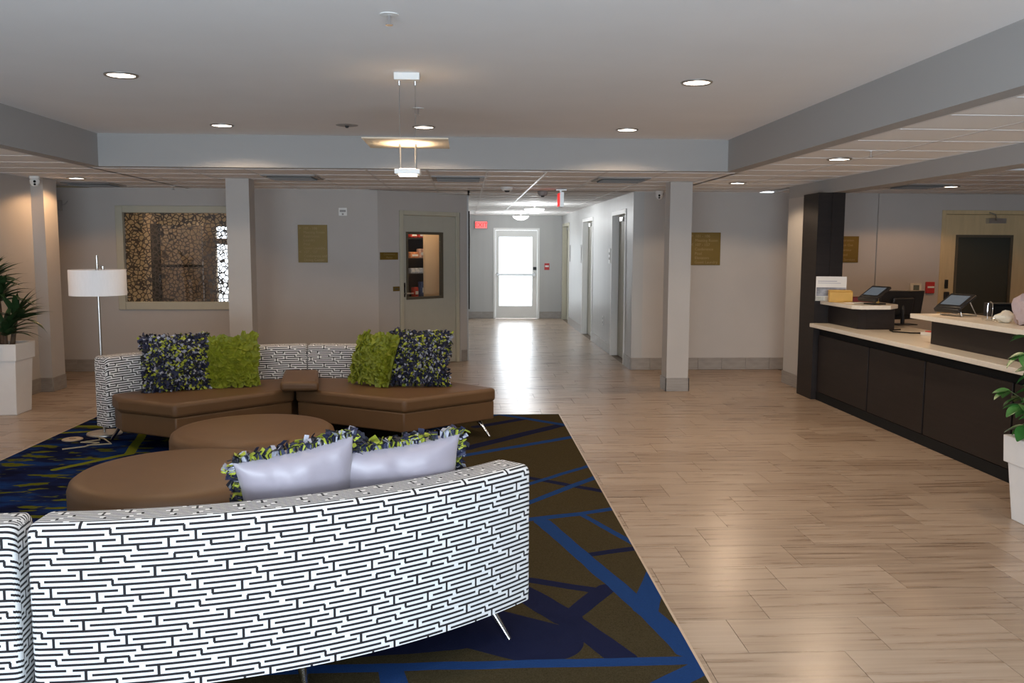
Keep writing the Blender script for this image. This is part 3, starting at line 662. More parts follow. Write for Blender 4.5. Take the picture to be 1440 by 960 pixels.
# ------------------------------------------------------------------ rug, floor lamp, planters
rg = tag(MB().box(-3.655, .945, .3, 8.82, .0005, .0115).build('rug', 'rug'), 'large dark rug with blue crackle lines and green streaks', 'rug')
for x in (.945, -3.667): MB().box(x, x + .012, .3, 8.82, .0005, .0118).build('edge_strip', 'trim_m', rg)
lp = thing('floor_lamp', 'steel floor lamp with white drum shade behind the sofa arm', 'lamp', (-3.245, 7.985, .012))
MB().lathe([(0, 0), (.15, 0), (.15, .012), (.145, .018), (.02, .022), (0, .022)], seg_=40).build('base', 'steel', lp, smooth=True)
MB().tube([(0, 0, .02), (0, 0, 1.60)], .012, 14).build('pole', 'steel', lp, smooth=True)
MB().lathe([(.233, 1.25), (.236, 1.25), (.236, 1.475), (.233, 1.475), (.233, 1.25)], seg_=56).build('lamp_shade', 'shade', lp, smooth=True)
MB().tube([(-.232, 0, 1.45), (.232, 0, 1.45)], .004).tube([(0, -.232, 1.45), (0, .232, 1.45)], .004).build('shade_spider', 'steel', lp)
MB().tube([(.0, 0, 1.52), (.045, 0, 1.50)], .01).lathe([(0, 0), (.014, 0), (.014, .03), (0, .03)], (.05, 0, 1.475), 12).build('pull_knob', 'steel', lp)
t = tag(MB((-3.30, 7.62, .012)).tube([(-3.24, 7.84, .02), (-3.18, 7.72, .018), (-3.30, 7.62, .018), (-3.12, 7.55, .03), (-3.20, 7.45, .018), (-3.34, 7.36, .018)], .006, 6).tube([(-3.25, 7.83, .02), (-3.12, 7.66, .04), (-3.02, 7.56, .018), (-3.2, 7.50, .018)], .006, 6).build('power_cable', 'wiregold'), 'pale power cables tangled on the rug by the floor lamp', 'cable')
t.location = (-3.30, 7.62, .012)
t = thing('floor_outlet_cover', 'round pale floor outlet cover on the rug beside the lamp base', 'outlet', (-3.43, 7.76, .012))
MB().lathe([(0, 0), (.085, 0), (.085, .006), (.078, .01), (0, .01)], seg_=32).build('disc', 'trim_m', t); MB().box(-.03, .03, -.006, .006, .0101, .0112).build('slot', 'blackm', t)
def planter(label, loc, wb, wt, hgt, rz=0):
    t = thing('planter', label, 'planter', loc, rz, 'white square planters'); a, b_, c = wb / 2, wt / 2, wt / 2 + .022; hl = hgt - .17
    def ring(r, z): return [(-r, -r, z), (r, -r, z), (r, r, z), (-r, r, z)]
    def loft(rs): 
        mb = MB(); V = []; Fc = []
        for r, z in rs: V += ring(r, z)
        for i in range(len(rs) - 1): Fc += [(4 * i + j, 4 * i + (j + 1) % 4, 4 * i + 4 + (j + 1) % 4, 4 * i + 4 + j) for j in range(4)]
        Fc.append((3, 2, 1, 0)); return mb.add(V, Fc)
    loft([(a, 0), (b_, hl + .02)]).build('body', 'planter', t, bevel=.006)
    loft([(b_ - .003, hl), (c - .006, hl), (c, hgt), (c - .03, hgt), (c - .035, hgt - .05)]).build('rim', 'planter', t, bevel=.004)
    MB().box(-c + .034, c - .034, -c + .034, c - .034, hgt - .09, hgt - .045).build('soil', 'soil', t); return t
HP = .72
planter('white square planter holding the strap-leaved plant by the wall', (-4.66, 9.14, 0), .31, .36, HP)
planter('white square planter in front of the reception desk', (3.61, 5.08, 0), .34, .40, .535)
def strap_leaf(L, W_, droop):
    mb = MB(); V = []; K = 8
    for k in range(K + 1):
        f = k / K; a = droop * f; x = L * (math.sin(a) / max(droop, 1e-3)); z = L * ((1 - math.cos(a)) / max(droop, 1e-3)); w_ = W_ * (math.sin(min(1, f * 1.15 + .12) * PI) ** .7 if f < .97 else .02)
        V += [(x, -w_, -z + .3 * w_), (x, 0, -z), (x, w_, -z + .3 * w_)]
    return mb.add(V, [(3 * k + i, 3 * k + i + 1, 3 * k + i + 4, 3 * k + i + 3) for k in range(K) for i in range(2)])
rp = random.Random(11)
pl = thing('dracaena_plant', 'dark strap-leaved dracaena growing in the planter by the wall', 'plant', (-4.66, 9.14, HP - .05), 0)
heads = [((-.02, .0), .50), ((.05, .04), .30), ((-.05, -.04), .68), ((.03, -.06), .16)]
for (x, y), h_ in heads: MB().tube([(x, y, 0), (x * 1.4, y * 1.2, h_ * .5), (x * 1.9, y * 1.5, h_)], [.026, .022, .018], 9).build('cane', 'trunk', pl, smooth=True)
meshes = [strap_leaf(l, w_, d_) for l, w_, d_ in ((.44, .036, .7), (.40, .034, 1.1), (.34, .03, .45), (.46, .036, 1.4))]; protos = []
for (x, y), h_ in heads:
    for k in range(20):
        i = rp.randrange(4); f = k / 20
        if len(protos) <= i or i not in [p for p, _ in protos]:
            o = meshes[i].build('leaf', 'leaf', pl, smooth=True); protos.append((i, o))
        else: o = dict(protos)[i].copy(); col.objects.link(o); o.parent = pl
        o.location = (x * 1.9, y * 1.5, h_ - .04 + .04 * f); az = k * 2.4 + rp.uniform(-.3, .3); az = az if math.cos(az) > -.35 else PI - az
        o.rotation_euler = (rp.uniform(-.3, .3), -(.35 + 1.1 * f + rp.uniform(-.1, .1)), az)
zz = thing('leafy_plant', 'green broad-leaved plant growing in the planter before the desk', 'plant', (3.61, 5.08, .49), 0)
leafm = MB(); V = []; K = 6
for k in range(K + 1):
    f = k / K; w_ = .034 * math.sin(min(1, f * .93 + .05) * PI) ** .8; V += [(.115 * f, -w_, .35 * w_ - .02 * f * f), (.115 * f, 0, -.02 * f * f), (.115 * f, w_, .35 * w_ - .02 * f * f)]
leafm.add(V, [(3 * k + i, 3 * k + i + 1, 3 * k + i + 4, 3 * k + i + 3) for k in range(K) for i in range(2)]); lp0 = None
stems = [(PI * .93, 1.05, .30), (PI * 1.08, .55, .36), (PI * .78, .75, .55), (PI * 1.2, .85, .62), (PI * .98, .42, .80), (PI * .65, .35, .9), (PI * 1.35, .5, .55), (PI * .55, .6, .5), (PI * 1.45, .7, .5), (PI * 1.02, .8, .48), (PI * .88, .30, .62)]
for az, tilt, L in stems:
    L *= .78
    d_ = Vector((math.cos(az), math.sin(az), 0)); pts = []
    for k in range(7):
        f = k / 6; a = tilt * (.25 + f * 1.1); pts.append((pts[-1] + (d_ * math.sin(a) + Vector((0, 0, math.cos(a)))) * L / 6) if pts else d_ * .03)
    MB().tube(pts, [.007 - .0008 * k for k in range(7)], 6).build('stem', 'stem', zz, smooth=True)
    for k in range(2, 7):
        for s_ in ((-1, 1) if k < 6 else (-1, 0, 1)):
            if lp0 is None: o = lp0 = leafm.build('leaf', 'leaf2', zz, smooth=True)
            else: o = lp0.copy(); col.objects.link(o); o.parent = zz
            o.location = pts[k]; o.rotation_euler = (rp.uniform(-.5, .5), rp.uniform(.0, .55), az + s_ * rp.uniform(.7, 1.2)); sc = rp.uniform(.75, 1.15); o.scale = (sc, sc, sc)

# ------------------------------------------------------------------ reception
DX = 3.95; DY0, DY1 = 3.2, 9.66
rd = thing('reception_desk', 'long dark brown reception desk with pale stone worktop', 'desk', (DX, DY1, 0))
org = (DX, DY1, 0)
MB(org).box(DX + .02, DX + .75, DY0, DY1, .0, .79).build('carcass', 'blackm', rd)
for a, b_ in ((8.40, 9.64), (7.33, 8.39), (6.10, 7.32), (4.8, 6.09), (3.25, 4.79)): MB(org).box(DX, DX + .018, a + .008, b_ - .008, .10, .735).build('panel', 'dark_lam', rd, bevel=.003)
MB(org).box(DX + .004, DX + .019, DY0, DY1, .0, .095).build('kick_plate', 'blackm', rd)
MB(org).box(DX - .10, DX + .80, DY0, DY1, .825, .868).build('worktop', 'counter', rd, bevel=.004)
MB(org).box(DX + .03, DX + .75, DY0, DY1, .79, .825).build('sub_top', 'blackm', rd)
r1 = thing('raised_counter', 'raised counter box with pale top beside the dark pillar', 'counter', (4.2, 9.2, .868), 0, 'raised counters on the desk')
o_ = (4.2, 9.2, .868)
MB(o_).prism([(4.06, 9.66), (4.06, 8.92), (4.12, 8.85), (4.42, 8.85), (4.42, 9.66)], .8685, 1.08).build('box', 'dark_lam', r1)
MB(o_).prism([(3.96, 9.80 - .14), (3.96, 8.85), (4.02, 8.76), (4.33, 8.76), (4.50, 8.95), (4.50, 9.66)], 1.081, 1.122).build('top', 'counter', r1, bevel=.004)
r2 = thing('raised_counter', 'raised counter with pale top holding the wire-stand terminal', 'counter', (4.2, 6, .868), 0, 'raised counters on the desk')
o_ = (4.2, 6, .868)
MB(o_).prism([(4.08, 7.50), (4.08, 3.3), (4.42, 3.3), (4.42, 7.50)], .8685, 1.08).build('box', 'dark_lam', r2)
MB(o_).prism([(3.975, 7.68), (4.0, 3.3), (4.50, 3.3), (4.50, 7.68)], 1.081, 1.122).build('top', 'counter', r2, bevel=.004)
dp = thing('pillar', 'tall dark laminate pillar at the end of the reception desk', 'pillar', (4.0, 9.88, 0))
MB((4.0, 9.88, 0)).box(3.90, 4.055, 9.67, 10.10, 0, 2.312).build('cladding', 'dark_lam', dp); MB((4.0, 9.88, 0)).box(4.055, 4.20, 9.66, 10.10, 0, 2.312).build('return_panel', 'dark_lam', dp)
# small things on the desk
ZT = 1.1225
c = thing('brochure_stand', 'clear stand with a photo card on the raised counter by the pillar', 'stand', (4.02, 9.52, ZT), math.radians(-14))
MB().box(-.16, .16, 0, .006, .0, .27).build('card', 'paper', c); MB().box(-.155, .155, -.002, -.0005, .055, .15).build('photo', 'photo', c)
MB().box(-.17, .17, -.012, -.009, 0, .05).box(-.17, .17, -.012, .06, 0, .003).build('holder', 'acrylic', c); MB().box(-.14, .06, -.0015, -.0004, .215, .222).box(-.14, .10, -.0015, -.0004, .195, .20).build('print_lines', 'lilac', c)
c = thing('card_box', 'yellow wooden card box in front of the photo card', 'box', (4.05, 9.34, ZT), math.radians(-10))
MB().box(-.12, .12, -.04, .04, 0, .012).box(-.12, .12, -.04, -.032, .012, .11).box(-.12, .12, .032, .04, .012, .13).box(-.12, -.112, -.032, .032, .012, .12).box(.112, .12, -.032, .032, .012, .12).build('tray', 'yellow', c, bevel=.002)
MB().box(-.1, .1, -.02, .02, .013, .10).build('cards', 'paper', c)
c = thing('folder', 'dark red folder lying behind the card box', 'folder', (4.33, 9.42, ZT), math.radians(-10)); MB().box(-.13, .13, -.1, .1, 0, .05).build('cover', 'dred', c, bevel=.006); MB().box(-.12, .132, -.094, .094, .008, .042).build('pages', 'paper', c)
c = thing('paper_sheet', 'loose white paper sheets at the edge of the raised counter', 'paper', (4.14, 9.16, ZT), math.radians(20)); MB().box(-.10, .10, -.07, .07, 0, .004).build('top_sheet', 'paper', c); MB().box(-.09, .12, -.08, .05, .0042, .007).build('second_sheet', 'paper', c)
def terminal(label, loc, rz, wire):
    t = thing('payment_terminal', label, 'terminal', loc, rz, 'payment terminals'); tl = math.radians(32)
    ax, ay, az = Vector((1, 0, 0)), Vector((0, math.cos(tl), math.sin(tl))), Vector((0, -math.sin(tl), math.cos(tl))); cc = Vector((0, 0, .125))
    MB().obox(cc, ax, ay, az, .13, .105, .014).build('housing', 'black', t, bevel=.01); MB().obox(cc + az * .0145, ax, ay, az, .10, .07, .0012).build('display', 'screen', t)
    MB().obox(cc - ay * .115 - az * .01, ax, ay, az, .13, .02, .02).build('front_lip', 'black', t, bevel=.008)
    if wire:
        mb = MB()
        for s_ in (-1, 1): mb.tube([(s_ * .10, -.06, .09), (s_ * .11, -.05, .006), (s_ * .11, .12, .006), (s_ * .08, .06, .14)], .005)
        mb.tube([(-.11, .12, .006), (.11, .12, .006)], .005); mb.tube([(-.11, -.05, .006), (.11, -.05, .006)], .005); mb.build('wire_stand', 'steel', t)
    else:
        MB().prism([(-.07, -.08), (.07, -.08), (.06, .09), (-.06, .09)], 0, .014).build('foot', 'black', t); MB().tube([(0, .02, .012), (0, .0, .11)], [.03, .02]).build('neck', 'yellow', t); MB().tube([(.06, -.05, .05), (.12, -.1, .03), (.1, -.14, .008)], .006).build('cord', 'black', t)
    return t
terminal('black tilted payment terminal at the corner of the raised counter by the pillar', (4.25, 8.95, ZT), math.radians(-72), False)
terminal('black tilted payment terminal standing on a wire stand', (4.22, 7.38, ZT), math.radians(-72), True)
mo = thing('monitor', 'black computer monitor seen from behind in the gap of the desk', 'monitor', (4.79, 9.48, .8685), math.radians(10))
MB().obox((0, .0, .215), (1, 0, 0), (0, 1, .18), (0, -.18, 1), .27, .016, .16).build('screen_housing', 'black', mo, bevel=.006); MB().obox((0, -.03, .20), (1, 0, 0), (0, 1, .18), (0, -.18, 1), .13, .02, .10).build('rear_bulge', 'black', mo, bevel=.015)
MB().tube([(0, -.05, .01), (0, -.05, .16), (0, -.02, .25)], .022).build('neck', 'black', mo); MB().box(-.12, .12, -.15, .06, 0, .012).build('base', 'black', mo, bevel=.004)
c = thing('telephone', 'black desk telephone low in the gap of the worktop', 'telephone', (4.60, 8.05, .8685), math.radians(40)); MB().prism([(-.1, -.09), (.1, -.09), (.1, .09), (-.1, .09)], 0, .045).build('body', 'black', c, bevel=.012); MB().tube([(-.09, -.07, .06), (-.09, .07, .06)], .018).build('handset', 'black', c); MB().box(-.04, .07, -.05, .05, .0455, .047).build('keypad', 'lilac', c)
c = thing('paper_stack', 'stack of papers with red edge on the low worktop by the telephone', 'papers', (4.52, 8.26, .8685), math.radians(25)); MB().box(-.10, .10, -.07, .07, 0, .03).build('sheets', 'paper', c); MB().box(-.06, .09, -.05, .05, .0305, .04).build('red_card', 'red', c)
c = thing('desk_cable', 'black cable coiled on the worktop beneath the monitor', 'cable', (4.24, 8.66, .8685)); MB().tube([(.2, .1, .01), (.05, .02, .01), (.0, -.15, .012), (.12, -.28, .01), (.26, -.3, .01)], .007, 6).build('cord', 'blackm', c)
c = thing('bell_stand', 'clear upright loop stand on a small dish on the raised counter', 'stand', (4.22, 6.88, ZT)); MB().lathe([(0, 0), (.05, 0), (.06, .02), (.055, .022), (.045, .006), (0, .006)]).build('dish', 'acrylic', c, smooth=True)
MB().tube([(.018, 0, .008), (.022, 0, .10), (.018, 0, .14), (0, 0, .155), (-.018, 0, .14), (-.022, 0, .10), (-.018, 0, .008)], .004).build('loop', 'chrome', c, smooth=True)
c = thing('desk_tray', 'black open tray standing behind the clear loop stand', 'tray', (4.72, 7.45, .8685), math.radians(-10)); MB().frame(-.16, .16, 0, .36, -.15, .15, .02, .355, -.08, .08).box(-.15, .15, .06, .08, .02, .355).build('shell', 'black', c); MB().box(-.15, .15, -.02, -.01, .02, .34).build('divider', 'blackm', c)
def crumple(name, label, cat, loc, rad, m_, seed):
    r_ = random.Random(seed); mb = MB(); V = []; Fc = []; n1, n2 = 10, 16; ph = [r_.uniform(0, 6) for _ in range(6)]
    for j in range(n1 + 1):
        for i in range(n2):
            th, a = PI * j / n1, 2 * PI * i / n2; k = 1 + .16 * math.sin(3 * a + ph[0] + 2 * th) + .12 * math.sin(5 * a - 3 * th + ph[1]) + .1 * math.sin(4 * th + ph[2])
            V.append((rad[0] * k * math.sin(th) * math.cos(a), rad[1] * k * math.sin(th) * math.sin(a), max(0, rad[2] * (1 + k * math.cos(th)))))
    for j in range(n1): Fc += [(j * n2 + i, (j + 1) * n2 + i, (j + 1) * n2 + (i + 1) % n2, j * n2 + (i + 1) % n2) for i in range(n2)]
    o = MB().add(V, Fc).build(name, m_, smooth=True); o.location = loc; return tag(o, label, cat)
crumple('tissue_wad', 'crumpled cream tissue on the raised counter by the tray', 'tissue', (4.22, 6.67, ZT), (.075, .055, .045), 'cream', 3)
crumple('towel_bundle', 'mauve fabric bundle at the edge of the raised counter above the leafy plant', 'towel', (4.24, 6.46, ZT), (.085, .08, .115), 'pink', 5)
# wall devices at the reception
c = thing('thermostat', 'cream thermostat with grey display behind the desk', 'thermostat', (6.325, YB - .03, 1.15)); MB().box(-.08, .08, -.03, 0, -.072, .072).build('case', 'cream', c, bevel=.006); MB().box(-.04, .045, -.0315, -.0305, -.03, .045).build('display', 'grey_scr', c)
c = thing('fire_alarm_pull', 'red fire alarm pull station beside the maple door', 'fire alarm', (6.53, YB - .03, 1.16)); MB().box(-.06, .06, -.04, 0, -.08, .08).build('case', 'red', c, bevel=.006); MB().box(-.045, .045, -.052, -.0405, -.005, .02).build('pull_bar', 'paper', c)

# ------------------------------------------------------------------ signs and wall fittings
def sign(label, x0, x1, z0, z1, lines, align, size, y=YB, top=.03, step=None):
    t = thing('wall_sign', label, 'sign', ((x0 + x1) / 2, y, (z0 + z1) / 2), 0, 'gold wall signs'); W_, H_ = x1 - x0, z1 - z0
    MB().box(-W_ / 2, W_ / 2, -.014, -.0005, -H_ / 2, H_ / 2).build('plate', 'gold', t, bevel=.002); step = step or (H_ - top) / len(lines)
    for i, ln in enumerate(lines):
        z = H_ / 2 - top - step * (i + .62); ar = ''
        if ln[:1] in '<>':
            text_part(ln[0], size * 1.15, 'gold_txt', t, (-W_ / 2 + .015, -.0146, z), name='arrow'); ln = ln[1:]
        text_part(ln.strip(), size, 'gold_txt', t, (-W_ / 2 + .075 if align == 'LEFT' else 0, -.0146, z), align=align)
    return t
sign('gold directional sign with two arrows between the column and angled wall', -2.262, -1.868, 1.485, 1.992, ['>101 - 106', 'Meeting Room', 'Restrooms', 'Laundry', 'Pool', 'Guest Laundry', '<107 - 157', 'Conference and', 'Dining Center'], 'LEFT', .048)
sign('gold directional sign with two arrows beside the corridor column', 3.10, 3.534, 1.465, 1.915, ['>101 - 106', 'Meeting Room', '<107 - 157', 'Conference', 'Pool', 'Elevators', 'Guest Laundry'], 'LEFT', .054)
sign('gold sign with five centred lines behind the reception desk', 5.113, 5.495, 1.507, 1.873, ['Registration', 'Check Out', 'Operator', 'and', 'Guest Services'], 'CENTER', .048, top=.03)
t = sign('small gold two-line room sign beside the pantry door', -.15, .15, -.05, .05, ['Convenience', 'Market'], 'CENTER', .036, y=0, top=.008); t.location = wpt(.178, 0, 1.575); t.rotation_euler.z = ANG
def plate(name, label, cat, loc, rz, w_, h_, m_, det=None, dm='black'):
    t = thing(name, label, cat, loc, rz); MB().box(-w_ / 2, w_ / 2, -.01, -.0005, -h_ / 2, h_ / 2).build('cover_plate', m_, t, bevel=.002)
    for (a, b_, c_, d_) in (det or []): MB().box(a, b_, -.014, -.0101, c_, d_).build('insert', dm, t)
    return t
plate('strobe_alarm', 'small square white alarm sounder high on the wall between gold sign and pantry door', 'alarm', (-1.655, YB, 2.17), 0, .11, .105, 'white', [(-.04, .04, -.005, .025), (-.012, .012, -.045, -.02)], 'vent')
plate('card_switch', 'small brass switch plate beside the pantry door handle', 'switch', wpt(.30, 0, 1.12), ANG, .11, .065, 'gold', [(-.03, .03, -.012, .012)], 'brown_frame')
plate('wall_switch', 'dark switch in a pale plate on the wall behind the dracaena', 'switch', (XL, 9.75, 1.19), PI / 2, .09, .13, 'planter', [(-.03, .03, -.05, .05)], 'black')
plate('corridor_sign', 'white room sign beside the first corridor door', 'sign', (CX1, 14.08, 1.57), -PI / 2, .16, .24, 'white', [(-.05, .05, .02, .06), (-.05, .05, -.06, -.02)], 'vent')
plate('corridor_sign', 'grey room sign beside the second corridor door', 'sign', (CX1, 17.6, 1.58), -PI / 2, .2, .36, 'vent', [(-.08, .08, -.12, .14)], 'base')
plate('corridor_sign', 'grey room sign next to the third corridor door', 'sign', (CX1, 19.5, 1.58), -PI / 2, .2, .36, 'vent', [(-.08, .08, -.12, .14)], 'base')
plate('wall_outlet', 'white wall outlet low on the corridor wall', 'outlet', (CX1, 14.66, .49), -PI / 2, .09, .15, 'white', [(-.02, .02, .015, .05), (-.02, .02, -.05, -.015)], 'vent')
plate('fire_alarm_pull', 'red fire alarm pull station beside the corridor exit door', 'fire alarm', (1.955, YE, 1.25), 0, .12, .16, 'red', [(-.045, .045, -.01, .03)], 'paper')
es = thing('exit_sign', 'red exit sign on the wall beside the corridor exit door', 'exit sign', (.375, YE, 2.235)); MB().box(-.155, .155, -.06, -.0005, -.095, .095).build('housing', 'vent', es); MB().box(-.14, .14, -.063, -.0605, -.08, .08).build('face', 'exit', es)
text_part('EXIT', .15, 'exit_l', es, (0, -.0645, -.052), align='CENTER')
es = thing('exit_sign', 'edge-on exit sign hanging from the ceiling at the corridor mouth', 'exit sign', (1.26, 11.75, 2.25)); MB().box(-.025, .025, -.15, .15, -.02, .17).build('housing', 'steel', es); MB().box(-.032, -.0255, -.14, .14, -.01, .16).build('face', 'exit_l', es); MB().box(-.07, .07, -.07, .07, .195, .213).box(-.015, .015, -.015, .015, .17, .195).build('mount', 'steel', es)
t = thing('notice_board', 'thin dark board on the corridor wall seen edge-on past the pantry corner', 'board', (CX0, 14.1, 1.5)); MB().box(.0005, .02, -.5, .5, -.75, .75).build('board', 'blackm', t); MB().box(.0205, .026, -.2, .2, .1, .5).build('leaflet', 'paper', t)

# ------------------------------------------------------------------ ceiling fittings
def spot(parent, loc, power, colr, size=math.radians(152), blend=.2, rad=.085):
    l = bpy.data.lights.new('downlight_beam', 'SPOT'); l.energy = power; l.color = colr; l.spot_size = size; l.spot_blend = blend; l.shadow_soft_size = rad
    o = bpy.data.objects.new('downlight_beam', l); col.objects.link(o); o.parent = parent; o.location = loc; return o
WARMC = (1, .74, .50)
def downlight(label, x, y, z, power=WARM, group='recessed downlights', colr=WARMC):
    t = thing('downlight', label, 'ceiling light', (x, y, z), 0, group)
    MB().lathe([(.082, -.001), (.104, -.001), (.104, -.007), (.098, -.012), (.088, -.010), (.082, -.001)], seg_=40).build('trim_ring', 'steel', t, smooth=True)
    MB().lathe([(0, -.006), (.084, -.006), (.084, -.002), (0, -.002)], seg_=40).build('lens', 'lamp_on', t)
    spot(t, (0, 0, -.03), power, colr); return t
LB = 'lit recessed downlight in the raised lobby ceiling, '
for x, y, lab in ((-2.185, 5.88, 'above the round ottomans'), (1.517, 5.86, 'above the bare floor beside the rug'), (-2.18, 8.2, 'by the soffit above the floor lamp side'), (-.374, 8.17, 'by the soffit beyond the pendant'), (1.487, 8.2, 'by the soffit toward the corridor column')): downlight(LB + lab, x, y, CH)
downlight('lit recessed downlight in the low ceiling beside the wall pier past the dracaena', -4.42, 10.42, CL, WARM * .9, colr=(1, .58, .28)); downlight('lit recessed downlight in the low ceiling by the corridor column', 3.204, 10.38, CL, WARM * 1.2)
downlight('lit recessed downlight in the low ceiling before the reception desk', 3.213, 7.55, CL, WARM * 1.35); downlight('lit recessed downlight above the reception floor behind the beam', 5.96, 10.68, CL, WARM * 1.1, colr=(1, .55, .24))
downlight('recessed downlight above the staff side of the desk by the right wall', 7.2, 8.2, CL, WARM * 1.1, colr=(1, .55, .24)); downlight('recessed downlight above the staff side of the desk near the planter', 5.6, 6.6, CL, WARM, colr=(1, .58, .28))
downlight('recessed downlight in the low ceiling above the white planter', 3.21, 4.7, CL); downlight('recessed downlight in the low ceiling strip above the dracaena side', -4.42, 7.5, CL, WARM * .9, colr=(1, .62, .34))
for x, lab in ((-2.185, 'above the seam by the lavender cushions'), (-.37, 'above the lavender cushions'), (1.517, 'above the floor by the arm end')): downlight(LB + lab, x, 3.55, CH, WARM * .65)
def disc(name, label, cat, x, y, z, r, m_='white', hgt=.03, det=None):
    t = thing(name, label, cat, (x, y, z)); MB().lathe([(0, -hgt), (r * .7, -hgt), (r * .95, -hgt * .6), (r, -.0005), (0, -.0005)], seg_=32).build('body', m_, t, smooth=True)
    if det: MB().lathe([(0, -hgt - .018), (det * .6, -hgt - .018), (det, -hgt), (0, -hgt)], seg_=16).build('sensor', 'vent_dark', t)
    return t
disc('ceiling_speaker', 'flat round grey speaker in the raised ceiling near the soffit', 'speaker', -1.057, 8.12, CH, .10, 'vent', .006, .02)
def sprinkler(label, x, y, z):
    t = thing('sprinkler', label, 'sprinkler', (x, y, z), 0, 'ceiling sprinklers'); MB().lathe([(0, -.006), (.045, -.004), (.045, -.0005), (0, -.0005)], seg_=24).build('escutcheon', 'white', t); MB().tube([(0, 0, -.005), (0, 0, -.045)], .008).build('stem', 'chrome', t)
    MB().lathe([(0, -.05), (.018, -.05), (.018, -.046), (0, -.046)], seg_=16).build('deflector', 'chrome', t)
sprinkler('fire sprinkler in the raised ceiling on the front-window side of the pendant', -.356, 4.30, CH); sprinkler('fire sprinkler in the raised ceiling behind the pendant cables', -.369, 7.1, CH); sprinkler('fire sprinkler in the low ceiling strip before the desk', 3.203, 6.93, CL); sprinkler('fire sprinkler in the low ceiling above the patterned window', -3.75, 11.7, CL)
disc('smoke_detector', 'round smoke detector on the tile ceiling at the corridor mouth', 'detector', .533, 11.4, CL, .085, 'white', .045, .04); disc('smoke_detector', 'round detector on the ceiling beside the hanging exit sign', 'detector', 1.06, 12.2, CL, .07, 'vent', .06, .03)
def dome(label, x, y, z, az):
    t = thing('security_camera', label, 'camera', (x, y, z), az); MB().lathe([(0, -.0005), (.055, -.0005), (.055, -.03), (.05, -.035), (0, -.035)][::-1], seg_=24).build('base', 'white', t, smooth=True)
    MB().lathe([(.001, -.115), (.03, -.108), (.05, -.08), (.052, -.05), (.045, -.036)], seg_=24).build('ball', 'white', t, smooth=True)
    MB().tube([(0, -.045, -.06), (0, -.056, -.064)], .014, 12).build('lens', 'blackm', t); MB().tube([(0, -.037, -.088), (0, -.048, -.094)], .012, 12).build('infrared_window', 'blackm', t)
dome('white turret camera on the ceiling above the dracaena', -4.78, 10.2, CL, .4); dome('white turret camera on the ceiling beside the corridor column', 2.62, 11.95, CL, -.2)
def vent(label, x0, y0, z=CL, sx=.61, sy=.61):
    t = thing('air_vent', label, 'vent', (x0 + sx / 2, y0 + sy / 2, z), 0, 'ceiling air vents'); a, b_ = sx / 2 - .015, sy / 2 - .015
    mb = MB(); mb.box(-a, a, -b_, -b_ + .05, -.012, -.004).box(-a, a, b_ - .05, b_, -.012, -.004).box(-a, -a + .05, -b_ + .05, b_ - .05, -.012, -.004).box(a - .05, a, -b_ + .05, b_ - .05, -.012, -.004).build('frame', 'vent', t)
    MB().box(-a + .05, a - .05, -b_ + .05, b_ - .05, -.006, -.0045).build('plenum', 'vent_dark', t)
    for k in range(7):
        y = -b_ + .09 + k * (2 * b_ - .18) / 6; MB().obox((0, y, -.014), (1, 0, 0), (0, .8, .6), (0, -.6, .8), a - .055, .022, .0015).build('slat', 'vent', t)
vent('slatted square air vent in the tile ceiling beside the column before the patterned window', -2.215, 9.72); vent('slatted square air vent in the tile ceiling behind the pendant', -.385, 9.72); vent('slatted square air vent in the tile ceiling next to the corridor column', 1.445, 9.72)
vent('slatted square air vent in the low ceiling beyond the dracaena wall pier', -4.925, 11.1); vent('slatted square air vent in the reception ceiling behind the beam', 5.2, 10.33)
def bowl(label, x, y):
    t = thing('ceiling_bowl_light', label, 'ceiling light', (x, y, CL), 0, 'corridor bowl lights'); MB().lathe([(0, -.03), (.10, -.03), (.10, -.0005), (0, -.0005)], seg_=28).build('canopy', 'steel', t)
    MB().lathe([(.001, -.17), (.09, -.158), (.15, -.125), (.18, -.085), (.175, -.085), (.145, -.12), (.001, -.16)], seg_=36).build('bowl', 'lamp_cool', t, smooth=True); MB().tube([(0, 0, -.03), (0, 0, -.16)], .01).build('stem', 'steel', t)
    l = bpy.data.lights.new('bowl_lamp', 'POINT'); l.energy = 30; l.color = (.95, .98, 1); l.shadow_soft_size = .06; o = bpy.data.objects.new('bowl_lamp', l); col.objects.link(o); o.parent = t; o.location = (0, 0, -.06)
    l2 = bpy.data.lights.new('bowl_downlamp', 'POINT'); l2.energy = 30; l2.color = (.95, .98, 1); l2.shadow_soft_size = .08; o = bpy.data.objects.new('bowl_downlamp', l2); col.objects.link(o); o.parent = t; o.location = (0, 0, -.26)
bowl('lit glass bowl light halfway down the corridor ceiling', 1.22, 15.7); bowl('lit glass bowl light near the corridor exit door', 1.2, 19.3)
# pendant over the sofas
pd = thing('pendant_light', 'square frosted plate pendant on wires above the sofas', 'pendant light', (-.365, 5.73, CH))
MB().box(-.08, .08, -.06, .06, -.045, -.0005).build('canopy', 'white', pd, bevel=.003)
for s_ in (-1, 1):
    MB().tube([(s_ * .05, 0, -.045), (s_ * .05, 0, -.42)], .0022, 6).build('wire', 'steel', pd); MB().tube([(s_ * .05, 0, -.43), (s_ * .05, 0, -.60)], .007, 8).build('rod', 'steel', pd)
    MB().lathe([(0, -.07), (.006, -.07), (.009, -.045), (0, -.045)], (s_ * .05, 0, 0), 10).build('cable_grip', 'chrome', pd)
MB().box(-.262, .262, -.265, .265, -.432, -.424).build('plate', 'plate_glass', pd, bevel=.002)
MB().box(-.08, .08, -.08, .08, -.625, -.595).build('lamp_head', 'white', pd, bevel=.003); MB().box(-.055, .055, -.06, .06, -.634, -.6255).build('lower_lens', 'head_on', pd); MB().box(-.05, .05, -.05, .05, -.5945, -.590).build('upper_lens', 'head_on', pd)
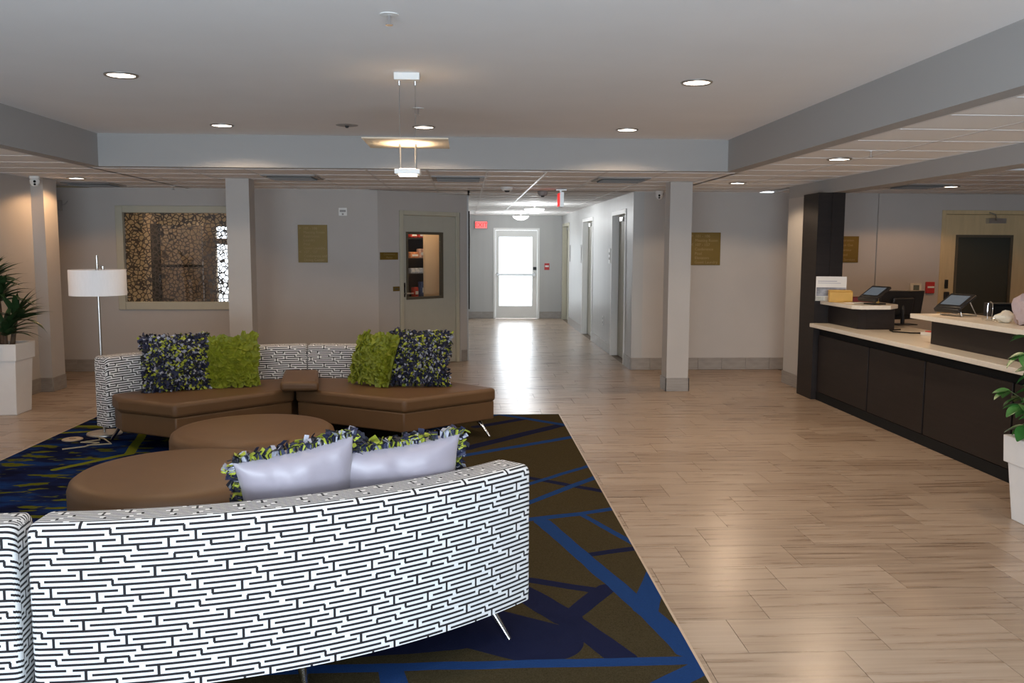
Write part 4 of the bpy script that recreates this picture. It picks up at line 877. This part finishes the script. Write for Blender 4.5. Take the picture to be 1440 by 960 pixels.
l = bpy.data.lights.new('pendant_uplight', 'SPOT'); l.energy = PEND; l.color = (1, .74, .48); l.spot_size = math.radians(130); l.spot_blend = .8; l.shadow_soft_size = .04
o = bpy.data.objects.new('pendant_uplight', l); col.objects.link(o); o.parent = pd; o.location = (0, 0, -.58); o.rotation_euler = (PI, 0, 0)
spot(pd, (0, 0, -.65), PEND, (1, .74, .48), math.radians(110))
# grey junction box on the wall past the pier
c = thing('junction_box', 'small grey box high on the wall beside the patterned window', 'box', (-5.42, YB, 2.23)); MB().box(-.07, .07, -.09, -.0005, -.07, .07).build('case', 'vent', c, bevel=.006); MB().tube([(.07, -.04, 0), (.12, -.03, .02), (.14, -.005, .06)], .006).build('lead', 'vent', c)

# ------------------------------------------------------------------ pieces that belong to a part become its sub-parts
SUB = {'lettering': ('plate', 'housing'), 'arrow': ('plate',), 'shade_spider': ('lamp_shade',), 'pull_knob': ('pole',), 'lower_lens': ('lamp_head',), 'upper_lens': ('lamp_head',), 'display': ('housing', 'case'), 'front_lip': ('housing',),
       'rear_bulge': ('screen_housing',), 'face': ('housing',), 'lens': ('trim_ring', 'ball'), 'infrared_window': ('ball',), 'ribbon_shag': ('cover',), 'ruffle_petals': ('cover',), 'lever': ('leaf',), 'lock_plate': ('leaf',), 'reader': ('leaf',),
       'handle': ('leaf',), 'closer': ('leaf',), 'push_bar': ('leaf',), 'lock_box': ('leaf',), 'card_reader': ('leaf',), 'lock_case': ('leaf',), 'closer_body': ('leaf',), 'closer_arm': ('leaf',), 'glazing_bead': ('leaf',), 'pane': ('leaf', 'window_frame'),
       'slat': ('frame',), 'plenum': ('frame',), 'insert': ('cover_plate',), 'pull_bar': ('case',), 'label_band': ('carton',), 'photo': ('card',), 'print_lines': ('card',), 'keypad': ('body',), 'sensor': ('body',), 'cell_screen': ('window_frame',), 'hinge': ('frame',), 'cable_grip': ('canopy',)}
base_name = lambda o: o.name.split('.')[0]
for root in [o for o in col.objects if o.parent is None and o.children]:
    kids = list(root.children)
    for o in kids:
        for want in SUB.get(base_name(o), ()):
            host = next((k for k in kids if base_name(k) == want and k.location.length < 1e-6), None)
            if host and o is not host and not (base_name(o) == 'leaf'): o.parent = host; break
